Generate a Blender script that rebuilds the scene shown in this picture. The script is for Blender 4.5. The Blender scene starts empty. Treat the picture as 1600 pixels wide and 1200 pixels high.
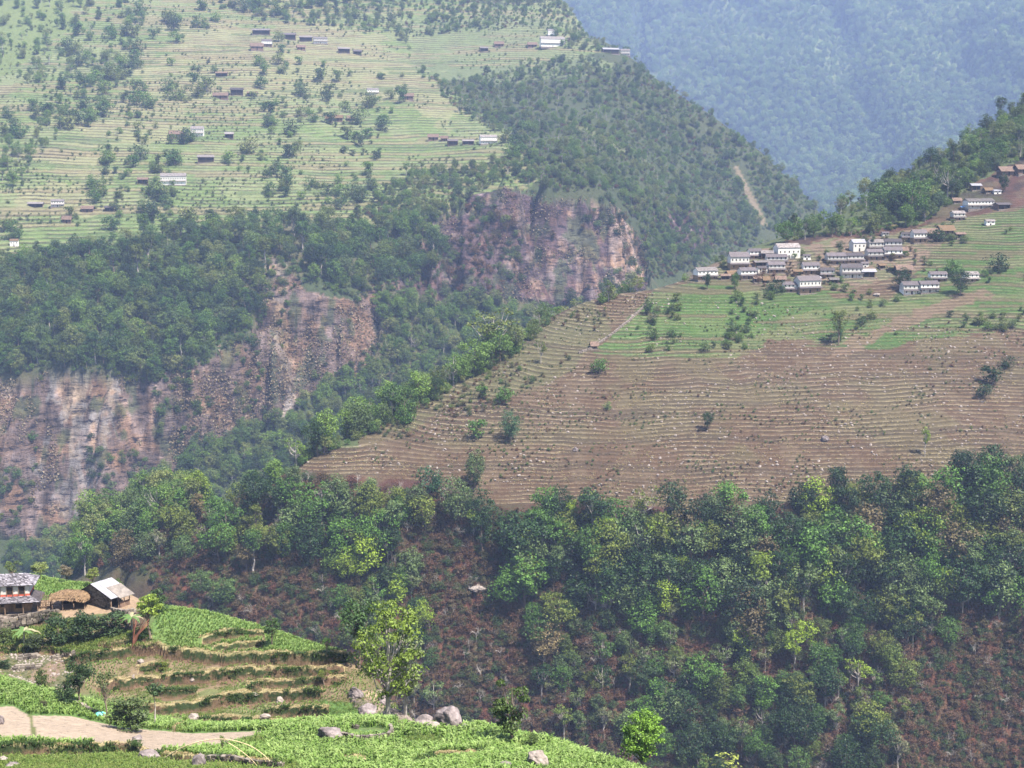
import bpy, math, random
import numpy as np
from mathutils import Vector, Matrix
from mathutils.bvhtree import BVHTree
random.seed(7)
scene = bpy.context.scene
# ------------------------------------------------------------------ camera
F = 2198.0                       # focal length in photo pixels (1600 wide)
PITCH = math.atan(350.0 / F)
cam_d = bpy.data.cameras.new('camera')
cam_d.sensor_width = 36.0
cam_d.lens = 36.0 * F / 1600.0
cam_d.clip_start = 0.5
cam_d.clip_end = 20000.0
cam = bpy.data.objects.new('camera', cam_d)
cam.rotation_euler = (math.pi / 2 - PITCH, 0, 0)
scene.collection.objects.link(cam)
scene.camera = cam
# ------------------------------------------------------------------ light
SUN_DIR = Vector((0.38, -0.30, 0.87)).normalized()      # towards the sun
el = math.asin(SUN_DIR.z)
az = math.atan2(SUN_DIR.x, SUN_DIR.y)
world = bpy.data.worlds.new("World")
scene.world = world
world.use_nodes = True
wn = world.node_tree
wn.nodes.clear()
sky = wn.nodes.new('ShaderNodeTexSky')
sky.sky_type = 'NISHITA'
sky.sun_disc = False
sky.sun_elevation = el
sky.sun_rotation = az
sky.air_density = 1.0
sky.dust_density = 1.2
bg = wn.nodes.new('ShaderNodeBackground')
bg.inputs['Strength'].default_value = 0.06
wo = wn.nodes.new('ShaderNodeOutputWorld')
wn.links.new(sky.outputs[0], bg.inputs[0])
wn.links.new(bg.outputs[0], wo.inputs[0])
sun_d = bpy.data.lights.new('sun', 'SUN')
sun_d.energy = 5.0
sun_d.angle = math.radians(2.0)
sun_d.color = (1.0, 0.95, 0.87)
sun = bpy.data.objects.new('sun', sun_d)
sun.rotation_euler = SUN_DIR.to_track_quat('Z', 'Y').to_euler()
sun.location = (0, 300, 600)
scene.collection.objects.link(sun)
scene.view_settings.view_transform = 'Standard'
scene.view_settings.look = 'None'
scene.view_settings.exposure = 1.75
scene.view_settings.gamma = 1.0
scene.view_settings.use_curve_mapping = False
scene.cycles.use_denoising = True
scene.cycles.max_bounces = 6
scene.cycles.diffuse_bounces = 3
scene.cycles.volume_bounces = 1
scene.cycles.transparent_max_bounces = 8

# ------------------------------------------------------------------ photo <-> place geometry
CP, SP = math.cos(PITCH), math.sin(PITCH)
def P(px, py, Y):
    a = (px - 800.0) / F; b = (600.0 - py) / F
    t = Y / (CP + SP * b)
    return Vector((a * t, Y, (-SP + CP * b) * t))
def project(x, y, z):
    fw = y * CP - z * SP
    fw = np.where(fw < 0.5, 0.5, fw)
    up = y * SP + z * CP
    return 800.0 + F * x / fw, 600.0 - F * up / fw

# ------------------------------------------------------------------ noise in numpy
def _h(ix, iy, seed):
    n = (ix.astype(np.int64) * 374761393 + iy.astype(np.int64) * 668265263 + seed * 1274126177) & 0xffffffff
    n = ((n ^ (n >> 13)) * 1274126177) & 0xffffffff
    n = n ^ (n >> 16)
    return (n & 0xffffff) / float(0xffffff)
def vnoise(x, y, seed=0):
    xi = np.floor(x); yi = np.floor(y)
    fx = x - xi; fy = y - yi
    fx = fx * fx * (3 - 2 * fx); fy = fy * fy * (3 - 2 * fy)
    a = _h(xi, yi, seed); b = _h(xi + 1, yi, seed)
    c = _h(xi, yi + 1, seed); d = _h(xi + 1, yi + 1, seed)
    return (a * (1 - fx) + b * fx) * (1 - fy) + (c * (1 - fx) + d * fx) * fy
def fbm(x, y, seed=0, oct=4):
    s = 0; a = 0.5; t = 0
    for o in range(oct):
        s = s + a * vnoise(x, y, seed + o * 17); t += a
        x = x * 2.03 + 5.1; y = y * 2.03 + 1.7; a *= 0.5
    return s / t            # 0..1
def sstep(e0, e1, x):
    t = np.clip((x - e0) / (e1 - e0), 0, 1)
    return t * t * (3 - 2 * t)
def inside(px, py, poly):
    r = np.zeros(px.shape, bool)
    n = len(poly)
    for i in range(n):
        x0, y0 = poly[i]; x1, y1 = poly[(i + 1) % n]
        if y0 == y1: continue
        c = ((y0 > py) != (y1 > py)) & (px < (x1 - x0) * (py - y0) / (y1 - y0) + x0)
        r ^= c
    return r

# ------------------------------------------------------------------ smooth relief through surveyed points
class TPS:
    def __init__(self, pts, smooth=1e-5):
        p = np.array([(a.x, a.y, a.z) for a in pts])
        self.c = p[:, :2] / 1000.0
        n = len(p)
        K = self.k(self.c, self.c) + np.eye(n) * smooth
        Q = np.hstack([np.ones((n, 1)), self.c])
        A = np.zeros((n + 3, n + 3)); A[:n, :n] = K; A[:n, n:] = Q; A[n:, :n] = Q.T
        b = np.zeros(n + 3); b[:n] = p[:, 2]
        self.w = np.linalg.solve(A, b)
    def k(self, a, b):
        r2 = ((a[:, None, :] - b[None, :, :]) ** 2).sum(-1) + 1e-12
        return 0.5 * r2 * np.log(r2)
    def __call__(self, x, y):
        sh = x.shape
        q = np.stack([x.ravel(), y.ravel()], 1) / 1000.0
        out = np.empty(len(q)); n = len(self.c)
        for i in range(0, len(q), 20000):
            s = q[i:i + 20000]
            out[i:i + 20000] = self.k(s, self.c) @ self.w[:n] + self.w[n] + s @ self.w[n + 1:]
        return out.reshape(sh)
W = lambda x, y, z: Vector((x, y, z))

ptsA = [P(*a) for a in [
 (0,1200,112),(300,1200,108),(600,1200,108),(900,1200,112),(980,1200,119),(-300,1200,112),(1200,1330,112),(1500,1450,112),
 (0,1150,123),(350,1165,122),(600,1160,124),(800,1170,124),(-300,1140,125),
 (0,1055,150),(-300,1000,152),(110,1092,144),(190,1132,136),(350,1143,134),(500,1129,138),(620,1129,141),(700,1134,140),(800,1152,137),(900,1176,131),(980,1201,124),(1200,1320,120),
 (200,1112,170),(350,1136,168),(500,1110,171),(560,1085,172),(610,1105,160),
 (0,1045,183),(100,1075,177),(60,1040,184),(-300,1040,185),
 (150,1050,181),(300,1080,176),(450,1070,177),(545,1050,178),
 (200,1010,188),(330,1020,184),(450,1020,182),
 (0,1000,194),(110,1005,191),(170,990,193),(-300,1000,195),
 (0,966,201),(80,962,201),(150,958,201),(215,956,200),(-300,962,201),
 (0,950,205),(100,944,206),(190,941,206),(230,945,204),
 (265,957,196),(330,968,193),(400,986,189),(480,1010,184),(550,1031,180),
 (60,918,215),(130,914,215),(0,905,219),(190,925,212),(-300,905,220)]]
ptsA += [W(-10,0,-1.8),(W(10,0,-1.8)),W(0,10,-8),W(0,25,-15.5),W(-30,50,-27),W(30,50,-28),W(0,80,-40),W(-60,20,-16),W(60,30,-24),W(70,70,-56),
 W(-60,80,-40), W(-10,152,-65.5),W(-30,152,-65),W(-45,154,-63),W(-62,162,-61),W(-80,170,-62),W(-90,165,-61),W(-20,160,-70),W(-40,162,-68),
 W(2,165,-95),W(-8,190,-98),W(20,160,-100),W(35,140,-92),W(45,130,-95),W(10,200,-140),W(30,200,-160),W(60,160,-150),W(90,110,-110),
 W(-20,215,-105),W(-35,225,-105),W(-50,232,-100),W(-62,240,-90),W(-85,245,-84),W(-120,245,-84),W(-30,260,-160),W(-70,275,-160),W(-130,280,-140),
 W(-90,300,-200),W(-150,320,-200),W(0,300,-230),W(80,260,-230),W(60,0,-20),W(18,60,-31.5),W(38,100,-62),W(32,110,-66),W(26,90,-49),W(46,125,-92),W(80,100,-90),W(100,60,-60),W(-80,0,-10),W(150,100,-160),W(150,200,-230)]

ptsB = [P(*a) for a in [
 (0,1200,500),(300,1200,495),(700,1200,490),(1100,1200,485),(1600,1200,480),(2000,1200,480),(-300,1200,520),
 (0,1000,560),(300,1000,520),(600,1000,512),(1000,1000,505),(1600,1000,500),(2000,1000,500),
 (150,870,590),(300,850,560),(700,850,530),(1100,850,525),(1600,850,520),(2000,850,520),
 (160,790,620),(300,755,590),(450,740,565),(700,750,552),(900,770,548),(1100,775,545),(1400,765,545),(1600,750,550),(2000,740,560),
 (600,680,590),(900,650,592),(1200,640,592),(1600,640,595),(2000,640,600),
 (720,600,635),(900,560,645),(1200,550,650),(1600,530,655),(2000,520,660),
 (900,500,690),(1050,480,690),(1200,470,695),(1400,470,700),(1600,450,705),
 (1090,438,725),(1150,425,735),(1300,415,745),(1450,390,760),(1600,370,765),(2000,350,770),
 (1130,405,760),(1230,385,775),(1400,350,805),(1600,290,850),(2000,230,850),
 (560,665,605),(650,620,640),(760,560,668),(850,500,705),(920,472,722),(1010,455,725),
 (1290,345,860),(1400,285,905),(1500,225,960),(1600,165,1020),(1700,110,1070),(2000,0,1200),(2400,-150,1400),
 (470,716,578)]]
def below(px, py, Y, dY, dz):
    p = P(px, py, Y); k = (px - 800.0) / F
    return W(p.x - 0 * k, p.y + dY, p.z - dz)
ptsB += [W(p.x - 25, p.y + 15, p.z - 32) for p in [P(*a) for a in [(470,716,578),(560,665,605),(650,620,640),(760,560,668),(850,500,705),(920,472,722)]]]
ptsB += [W(p.x - 70, p.y + 45, p.z - 85) for p in [P(*a) for a in [(560,665,605),(650,620,640),(760,560,668),(850,500,705),(920,472,722),(1090,438,725)]]]
ptsB += [W(p.x - 60, p.y + 110, p.z - 90) for p in [P(*a) for a in [(1130,405,760),(1290,345,860),(1400,285,905),(1500,225,960),(1600,165,1020),(2000,0,1200)]]]
ptsB += [W(-130,720,-235),(W(-60,800,-235)),W(-200,650,-245),W(-260,560,-250),W(-300,500,-260),W(40,900,-200),W(160,1080,-160),W(-50,420,-262),W(150,420,-262),W(350,420,-262),W(-200,440,-262)]

ptsC = [P(a[0], a[1], 1000 + max(0, a[2]-1000)*1.5 + min(0, a[2]-1000)) for a in [
 (-300,840,990),(0,830,990),(150,810,1000),(-300,700,1005),(0,700,1008),(150,700,1012),(280,700,1030),(400,660,1050),
 (-300,585,1030),(0,592,1030),(150,575,1030),(300,580,1040),(330,620,1042),(420,560,1060),(500,600,1080),(600,560,1100),(520,500,1090),
 (-300,520,1060),(0,500,1065),(200,520,1060),(350,500,1075),(500,430,1110),(620,430,1130),(700,470,1140),
 (-300,420,1110),(0,420,1110),(200,400,1125),(400,370,1150),(600,370,1165),
 (-300,330,1170),(0,330,1180),(150,300,1215),(300,290,1240),(450,300,1240),(600,300,1250),(720,300,1245),
 (0,200,1330),(200,200,1360),(400,200,1380),(600,200,1400),(800,220,1400),
 (-300,100,1500),(0,100,1520),(200,100,1540),(400,100,1560),(600,100,1600),(800,100,1640),
 (-300,0,1640),(0,0,1680),(200,0,1690),(400,10,1720),(600,0,1780),(800,0,1830),(890,8,1860),
 (0,-200,1950),(400,-200,2000),(800,-150,2100),(-400,-200,1950),
 (860,470,1185),(860,400,1205),(850,310,1230),(960,440,1215),(960,310,1250),(780,430,1165),(780,300,1220),
 (1020,430,1270),(1040,330,1310),(950,200,1430),(1100,400,1330),(1150,380,1400),
 (980,88,1700),(1060,150,1640),(1130,195,1600),(1200,250,1560),(1250,290,1530),(1290,335,1500),(1180,350,1440),(1100,260,1500)]]
ptsC += [W(p.x + 60, p.y + 120, p.z - 150) for p in [P(*a) for a in [(890,8,2290),(980,88,2050),(1060,150,1960),(1130,195,1900),(1200,250,1840),(1250,290,1795),(1290,335,1750)]]]
ptsC += [W(p.x + 200, p.y + 260, p.z - 480) for p in [P(*a) for a in [(890,8,2290),(1060,150,1960),(1290,335,1750)]]]
ptsC += [W(-350,900,-300),W(-200,950,-300),W(-100,1000,-290),W(20,1080,-270),W(150,1180,-230),W(330,1530,-160),W(250,1350,-200),W(-600,900,-300)]

ptsD = [P(a[0], a[1], a[2]*1.8) for a in [
 (900,0,2900),(1200,0,2950),(1600,0,2700),(2200,0,2500),(700,0,3000),
 (1000,100,2700),(1200,100,2650),(1400,100,2550),(1600,100,2350),(2200,100,2200),
 (1150,200,2450),(1300,200,2350),(1450,180,2300),(1600,180,2100),(1290,290,2100),(1200,290,2180),(1400,290,2000),(1600,290,1850),
 (1000,-300,3600),(1600,-300,3300),(400,-100,3400),(2200,-300,3000),(-600,-200,3400)]]
ptsD += [W(510,3250,-270),W(850,3000,-260),W(170,3400,-270),W(1900,2700,-220),W(-1600,4000,480)]
TP = dict(A=TPS(ptsA, 2e-7), B=TPS(ptsB, 3e-5), C=TPS(ptsC, 1e-4), D=TPS(ptsD, 1e-4))

# near terrace edges, traced as lines over the ground: (points, step height, reach)
LIPS = [
 ([(312,1001),(350,991),(384,987)],0.75),([(387,988),(416,991)],0.7),([(331,1016),(380,1009),(412,1005)],0.6),
 ([(100,1033),(140,1026),(175,1021),(217,1013),(245,1015),(275,1021),(320,1025),(362,1027),(420,1029),(556,1027)],1.15),
 ([(215,1048),(240,1042),(265,1039)],0.6),
 ([(150,1076),(187,1069),(225,1064),(265,1060),(306,1059),(362,1053),(418,1047),(475,1045),(542,1046)],0.95),
 ([(385,1074),(418,1070),(495,1061),(543,1060)],0.8),([(235,1084),(270,1081),(308,1079)],0.7),
 ([(190,1112),(250,1108),(306,1101),(362,1092),(418,1085),(505,1080)],1.0),
 ([(414,1117),(452,1108),(489,1109),(516,1113)],0.9),
 ([(268,1141),(290,1133),(306,1129),(348,1126),(376,1129),(478,1132)],0.9),
 ([(-60,1174),(60,1172),(130,1171),(210,1170),(232,1178)],0.9),
 ([(235,1178),(300,1186),(380,1192),(450,1196)],0.7),
 ([(640,1194),(690,1180),(740,1179),(768,1172),(772,1160)],0.5),
 ([(535,1186),(575,1190)],0.4),
 ([(-60,984),(0,982),(60,970),(95,966)],1.3),([(150,1012),(200,1006),(240,1000)],0.7),([(-60,1016),(60,1014),(110,1018)],0.6)]
def world_line(poly, key='A'):
    """points of the smooth ground seen at the given photo points"""
    out = []
    pts = []
    for i in range(len(poly) - 1):
        n = max(2, int(math.hypot(poly[i+1][0]-poly[i][0], poly[i+1][1]-poly[i][1]) / 6))
        for j in range(n + (i == len(poly) - 2)):
            f = j / n
            pts.append((poly[i][0]*(1-f)+poly[i+1][0]*f, poly[i][1]*(1-f)+poly[i+1][1]*f))
    ys = np.arange(100, 232, 0.25)
    for px, py in pts:
        a = P(px, py, 1.0)
        g = TP[key](a.x * ys, ys); r = a.z * ys
        hit = np.nonzero(r < g)[0]
        if len(hit): out.append((a.x, ys[hit[0]]))
    return out
LINES = []
for poly, h in LIPS:
    l = world_line(poly)
    LINES.append((np.array([a for a, b in l]), np.array([b for a, b in l]), h))

def steps_A(x, y):
    k = x / np.maximum(y, 1.0)
    z = np.zeros(x.shape); ld = np.full(x.shape, 99.0)
    for ks, ys, h in LINES:
        order = np.argsort(ks)
        yl = np.interp(k, ks[order], ys[order]) + (vnoise(x*0.8, y*0.0, 5)-0.5)*0.7
        end = np.minimum(k - ks.min(), ks.max() - k) * yl        # metres inside the ends
        m = sstep(-1.0, 1.5, end)
        d = y - yl
        st = sstep(-0.45, 0.0, d)
        near = np.exp(-(d / 3.4) ** 2)
        smooth = sstep(-4.5, 3.5, d)
        z += m * h * 1.5 * (st - smooth)
        sel = (np.abs(d) < np.abs(ld)) & (m > 0.4)
        ld = np.where(sel, d, ld)
    return z, ld

# cliffs of the two far slopes and the gorge side, as seen in the photo
CLIFF_C = [[(-400,592),(0,590),(100,572),(180,577),(240,592),(330,562),(395,512),(425,430),(430,402),(460,402),(482,450),(560,470),(600,440),(612,500),(565,600),(480,615),(445,650),(350,700),(250,760),(200,780),(130,830),(-400,850)],
           [(700,320),(790,290),(870,310),(960,310),(1010,380),(1015,440),(930,470),(860,480),(800,470),(690,480),(610,440),(640,400)],
           [(1050,320),(1100,330),(1120,380),(1060,400)]]
RED_B = [[(1390,940),(1500,920),(1600,960),(2100,950),(2100,1300),(1250,1300),(1300,1120)],
         [(800,960),(1000,950),(1090,1000),(1090,1130),(980,1300),(640,1300),(760,1080)],
         [(230,860),(420,900),(560,940),(700,860),(760,900),(740,1060),(560,1100),(300,1000)],
         [(1100,940),(1300,950),(1260,1080),(1120,1080)]]
def zsurf(key, x, y):
    z = TP[key](x, y)
    if key == 'A':
        s, ld = steps_A(x, y)
        k = x / np.maximum(y, 1)
        far = sstep(60, 100, y)
        z = z + s * far + (fbm(x*0.25, y*0.25, 3) - .5) * 0.5 * far + (fbm(x*1.7, y*1.7, 9) - .5) * 0.12
        return z, ld
    px, py = project(x, y, z)
    jx = (fbm(x*0.03, y*0.03, 21) - .5) * 50; jy = (fbm(x*0.03, y*0.03, 22) - .5) * 50
    if key == 'B':
        rough = 1 - sstep(840, 780, py - jy*0.3) * (px > 420)
        z = z + (fbm(x*0.02, y*0.02, 31, 5) - .5) * (3 + 17 * rough) + (fbm(x*0.12, y*0.06, 35, 4) - .5) * (0.8 + 5*rough)
        g = np.abs(fbm(x*0.028, y*0.006, 77, 3) - .5)          # gullies running down the slope
        z = z - np.exp(-(g/0.03)**2) * 7 * rough
        t = (z + (fbm(x*0.010, y*0.010, 41) - .5) * 7 + (fbm(x*0.06, y*0.06, 43) - .5) * 1.2) / 1.2
        fld = inside(px, py, [(400,720),(560,650),(760,540),(925,460),(1080,428),(1700,270),(2400,200),(2400,760),(1600,745),(1400,785),(1100,792),(900,790),(700,760),(450,735)])
        tm = fld * 1.0
        fr = t - np.floor(t)
        hh = (0.55 + 0.45*vnoise(np.floor(t)*7.3, x*0.02, 4)) * (0.5 + 0.5*sstep(0.3, 0.5, fbm(x*0.05, y*0.05, 63)))
        z = z + tm * 1.0 * hh * (sstep(0.0, 0.28, fr) * 0.72 + 0.28 * fr - fr)
        return z, t
    if key == 'C':
        cl = np.zeros(x.shape)
        for p in CLIFF_C: cl = np.maximum(cl, inside(px + jx*.4, py + jy*.4, p))
        cl = cl * (1 - ((px > 395) & (px < 492) & (py < 478)))
        z = z + (fbm(x*0.008, y*0.008, 51, 5) - .5) * 26 + (fbm(x*0.05, y*0.05, 54, 3) - .5) * 5
        rg = np.abs(fbm(x*0.03, y*0.012, 58, 5) - .5) * 2
        z = z + cl * ((rg - .3) * 55 + (fbm(x*0.05, y*0.012, 57, 4) - .5) * 30 + (vnoise(x*0.16, y*0.03, 59) - .5) * 14)
        t = (z + (fbm(x*0.006, y*0.006, 61) - .5) * 12) / 3.0
        fr = t - np.floor(t)
        tm = inside(px + jx*.5, py + jy*.5, GREEN_C) * 1.0
        hh = 0.3 + 0.7*sstep(0.3, 0.6, fbm(x*0.02, y*0.02, 64))
        z = z + tm * 1.7 * hh * (sstep(0.0, 0.3, fr) * 0.7 + 0.3 * fr - fr)
        return z, t
    z = z + (fbm(x*0.0018, y*0.0013, 71, 6) - .5) * 460 + (fbm(x*0.006, y*0.0022, 73, 4) - .5) * 110 - np.exp(-((fbm(x*0.0022 + y*.0006, y*0.0007, 79, 3) - .5)/.035)**2) * 90
    return z, z * 0
GREEN_C = [(-400,440),(-400,150),(0,130),(110,60),(230,-60),(420,-120),(620,-20),(900,10),(950,70),(860,95),(680,110),(720,170),(820,210),(830,270),(700,330),(620,360),(480,345),(200,370),(100,400)]
# ------------------------------------------------------------------ small helpers for objects
COL = scene.collection
def tag(o, label=None, cat=None, group=None, kind=None):
    if label: o['label'] = label
    if cat: o['category'] = cat
    if group: o['group'] = group
    if kind: o['kind'] = kind
    return o
def mesh_np(name, v, f, mats, smooth=False, mi=None):
    """v (n,3); f (m,3) or (m,4) index array"""
    me = bpy.data.meshes.new(name)
    v = np.asarray(v, dtype=np.float32); f = np.asarray(f, dtype=np.int32)
    me.vertices.add(len(v)); me.vertices.foreach_set('co', v.ravel())
    k = f.shape[1]
    me.loops.add(f.size); me.loops.foreach_set('vertex_index', f.ravel())
    me.polygons.add(len(f)); me.polygons.foreach_set('loop_start', np.arange(0, f.size, k, dtype=np.int32))
    me.polygons.foreach_set('use_smooth', np.full(len(f), smooth))
    for m in (mats if isinstance(mats, (list, tuple)) else [mats]): me.materials.append(m)
    if mi is not None: me.polygons.foreach_set('material_index', np.asarray(mi, dtype=np.int32))
    me.update(calc_edges=True)
    return me
def attr(me, name, data, typ='FLOAT', dom='POINT'):
    a = me.attributes.new(name, typ, dom)
    if typ == 'FLOAT_COLOR':
        a.data.foreach_set('color', np.asarray(data, dtype=np.float32).ravel())
    else:
        a.data.foreach_set('value', np.asarray(data, dtype=np.float32).ravel())

# ------------------------------------------------------------------ materials
def new_mat(name, rough=0.9):
    m = bpy.data.materials.new(name); m.use_nodes = True
    nt = m.node_tree; b = nt.nodes['Principled BSDF']
    b.inputs['Roughness'].default_value = rough
    b.inputs['Specular IOR Level'].default_value = 0.2
    return m, nt, b
def N(nt, t, **kw):
    n = nt.nodes.new(t)
    for k, v in kw.items():
        if k.startswith('i_'): n.inputs[k[2:].replace('_', ' ')].default_value = v
        else: setattr(n, k, v)
    return n
def math_(nt, op, a, b=None, c=None, clamp=False):
    n = nt.nodes.new('ShaderNodeMath'); n.operation = op; n.use_clamp = clamp
    for i, q in enumerate((a, b, c)):
        if q is None: continue
        if isinstance(q, (int, float)): n.inputs[i].default_value = q
        else: nt.links.new(q, n.inputs[i])
    return n.outputs[0]
def mixc(nt, fac, a, b, mode='MIX'):
    n = nt.nodes.new('ShaderNodeMix'); n.data_type = 'RGBA'; n.blend_type = mode
    for s, q in ((n.inputs[0], fac), (n.inputs[6], a), (n.inputs[7], b)):
        if isinstance(q, (int, float)): s.default_value = q
        elif isinstance(q, tuple): s.default_value = (*q, 1) if len(q) == 3 else q
        else: nt.links.new(q, s)
    return n.outputs[2]
def noise(nt, scale, detail=4, rough=0.6, vec=None, dim='3D'):
    n = nt.nodes.new('ShaderNodeTexNoise'); n.inputs['Scale'].default_value = scale
    n.inputs['Detail'].default_value = detail; n.inputs['Roughness'].default_value = rough
    if vec is not None: nt.links.new(vec, n.inputs['Vector'])
    return n
def ramp(nt, fac, stops):
    n = nt.nodes.new('ShaderNodeValToRGB'); nt.links.new(fac, n.inputs[0])
    e = n.color_ramp.elements
    while len(e) < len(stops): e.new(0.5)
    for i, (p, c) in enumerate(stops):
        e[i].position = p; e[i].color = (*c, 1) if len(c) == 3 else c
    return n.outputs[0]
def maprange(nt, v, a, b, c=0.0, d=1.0):
    n = nt.nodes.new('ShaderNodeMapRange'); nt.links.new(v, n.inputs[0])
    for i, q in enumerate((a, b, c, d)): n.inputs[i + 1].default_value = q
    return n.outputs[0]

def ground_material(name, s, terr=True, near=False):
    """s = grain scale (1/m).  Land cover comes from the mesh, fine grain and terrace edging from here."""
    m, nt, b = new_mat(name, 0.95)
    col = N(nt, 'ShaderNodeAttribute', attribute_name='Col').outputs['Color']
    geo = N(nt, 'ShaderNodeNewGeometry').outputs['Position']
    n1 = noise(nt, s, 6, 0.65, geo).outputs[0]
    n2 = noise(nt, s * 5.3, 5, 0.7, geo).outputs[0]
    n3 = noise(nt, s * 0.22, 4, 0.6, geo).outputs[0]
    rock = N(nt, 'ShaderNodeAttribute', attribute_name='rock').outputs['Fac']
    tm = N(nt, 'ShaderNodeAttribute', attribute_name='tm').outputs['Fac']
    tt = N(nt, 'ShaderNodeAttribute', attribute_name='tt').outputs['Fac']
    v = math_(nt, 'ADD', math_(nt, 'MULTIPLY', n1, 0.9), math_(nt, 'MULTIPLY', n2, 0.9))
    v = math_(nt, 'ADD', v, 0.12)
    vv = N(nt, 'ShaderNodeCombineColor'); [nt.links.new(v, vv.inputs[i]) for i in range(3)]
    c = mixc(nt, 1.0, col, vv.outputs[0], 'MULTIPLY')
    # dead grass and brown flecks
    fleck = maprange(nt, n2, 0.60, 0.72)
    c = mixc(nt, math_(nt, 'MULTIPLY', fleck, 0.45), c, (0.34, 0.28, 0.19))
    dark = maprange(nt, n1, 0.42, 0.30)
    c = mixc(nt, math_(nt, 'MULTIPLY', dark, 0.4), c, (0.04, 0.035, 0.022))
    if not near:
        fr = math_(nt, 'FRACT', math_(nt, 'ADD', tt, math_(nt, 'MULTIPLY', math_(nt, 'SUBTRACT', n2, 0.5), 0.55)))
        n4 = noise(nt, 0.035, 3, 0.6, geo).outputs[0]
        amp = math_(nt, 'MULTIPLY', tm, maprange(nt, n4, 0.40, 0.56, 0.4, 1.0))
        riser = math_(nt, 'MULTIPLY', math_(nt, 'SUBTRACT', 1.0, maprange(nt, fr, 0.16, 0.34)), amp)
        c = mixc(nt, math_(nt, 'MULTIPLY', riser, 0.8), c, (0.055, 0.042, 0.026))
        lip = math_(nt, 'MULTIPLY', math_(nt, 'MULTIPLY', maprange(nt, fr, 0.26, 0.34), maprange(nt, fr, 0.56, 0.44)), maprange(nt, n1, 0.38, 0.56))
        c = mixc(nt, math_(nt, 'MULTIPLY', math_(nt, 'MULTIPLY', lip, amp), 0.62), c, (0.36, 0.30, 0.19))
    else:
        w = math_(nt, 'ADD', tt, math_(nt, 'MULTIPLY', math_(nt, 'SUBTRACT', n1, 0.5), 0.7))
        lip = math_(nt, 'MULTIPLY', maprange(nt, w, -0.12, 0.05), maprange(nt, w, 0.95, 0.45))
        c = mixc(nt, math_(nt, 'MULTIPLY', lip, 0.9), c, mixc(nt, n2, (0.42, 0.33, 0.19), (0.30, 0.25, 0.13)))
        ris = math_(nt, 'MULTIPLY', maprange(nt, w, 0.0, -0.1), maprange(nt, w, -1.5, -1.1))
        soil = mixc(nt, n2, (0.11, 0.06, 0.036), (0.19, 0.125, 0.085))  # riser soil, darkened in its colour to read as shaded
        c = mixc(nt, math_(nt, 'MULTIPLY', ris, 0.9), c, soil)
        gr = math_(nt, 'MULTIPLY', math_(nt, 'MULTIPLY', maprange(nt, w, 0.02, -0.1), maprange(nt, w, -0.42, -0.22)), maprange(nt, n3, 0.42, 0.5))
        c = mixc(nt, math_(nt, 'MULTIPLY', gr, 0.9), c, (0.022, 0.048, 0.012))  # grass under the lip, shadow painted into its dark green
    # bare rock, streaked down the fall line
    mp = N(nt, 'ShaderNodeMapping'); nt.links.new(geo, mp.inputs[0]); mp.inputs['Scale'].default_value = (1, 0.6, 0.22)
    r1 = noise(nt, s * 0.28, 7, 0.7, mp.outputs[0]).outputs[0]
    mp2 = N(nt, 'ShaderNodeMapping'); nt.links.new(geo, mp2.inputs[0]); mp2.inputs['Scale'].default_value = (0.35, 0.35, 1.6)
    mp2.inputs['Rotation'].default_value = (0.25, 0.3, 0)
    r2 = noise(nt, s * 0.7, 6, 0.75, mp2.outputs[0]).outputs[0]
    rr = math_(nt, 'ADD', math_(nt, 'MULTIPLY', r1, 1.3), math_(nt, 'MULTIPLY', r2, 1.0))
    rv = maprange(nt, rr, 0.92, 1.42, 0.12, 2.1)
    rc = N(nt, 'ShaderNodeCombineColor'); [nt.links.new(rv, rc.inputs[i]) for i in range(3)]
    rcol = mixc(nt, 1.0, col, rc.outputs[0], 'MULTIPLY')
    r3 = noise(nt, s * 0.16, 5, 0.6, geo).outputs[0]
    rcol = mixc(nt, maprange(nt, r3, 0.47, 0.60), rcol, mixc(nt, 1.0, rcol, (1.32, 1.12, 0.84), 'MULTIPLY'))
    crack = maprange(nt, r2, 0.38, 0.45)
    rcol = mixc(nt, crack, (0.02, 0.015, 0.022), rcol)
    c = mixc(nt, rock, c, rcol)
    c = mixc(nt, 1.0, c, (0.68, 0.68, 0.66), 'MULTIPLY')
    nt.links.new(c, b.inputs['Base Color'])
    bump = N(nt, 'ShaderNodeBump'); bump.inputs['Strength'].default_value = 0.9; bump.inputs['Distance'].default_value = 0.9 / s * 0.5
    hh = math_(nt, 'ADD', math_(nt, 'MULTIPLY', n1, 0.7), math_(nt, 'ADD', math_(nt, 'MULTIPLY', n2, 0.3), math_(nt, 'MULTIPLY', math_(nt, 'MULTIPLY', rr, rock), 3.0)))
    nt.links.new(hh, bump.inputs['Height']); nt.links.new(bump.outputs[0], b.inputs['Normal'])
    return m
MG = dict(A=ground_material('near_ground', 1.6, near=True), B=ground_material('ridge_ground', 0.55),
          C=ground_material('mountain_ground', 0.28), D=ground_material('far_ground', 0.1))

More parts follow.
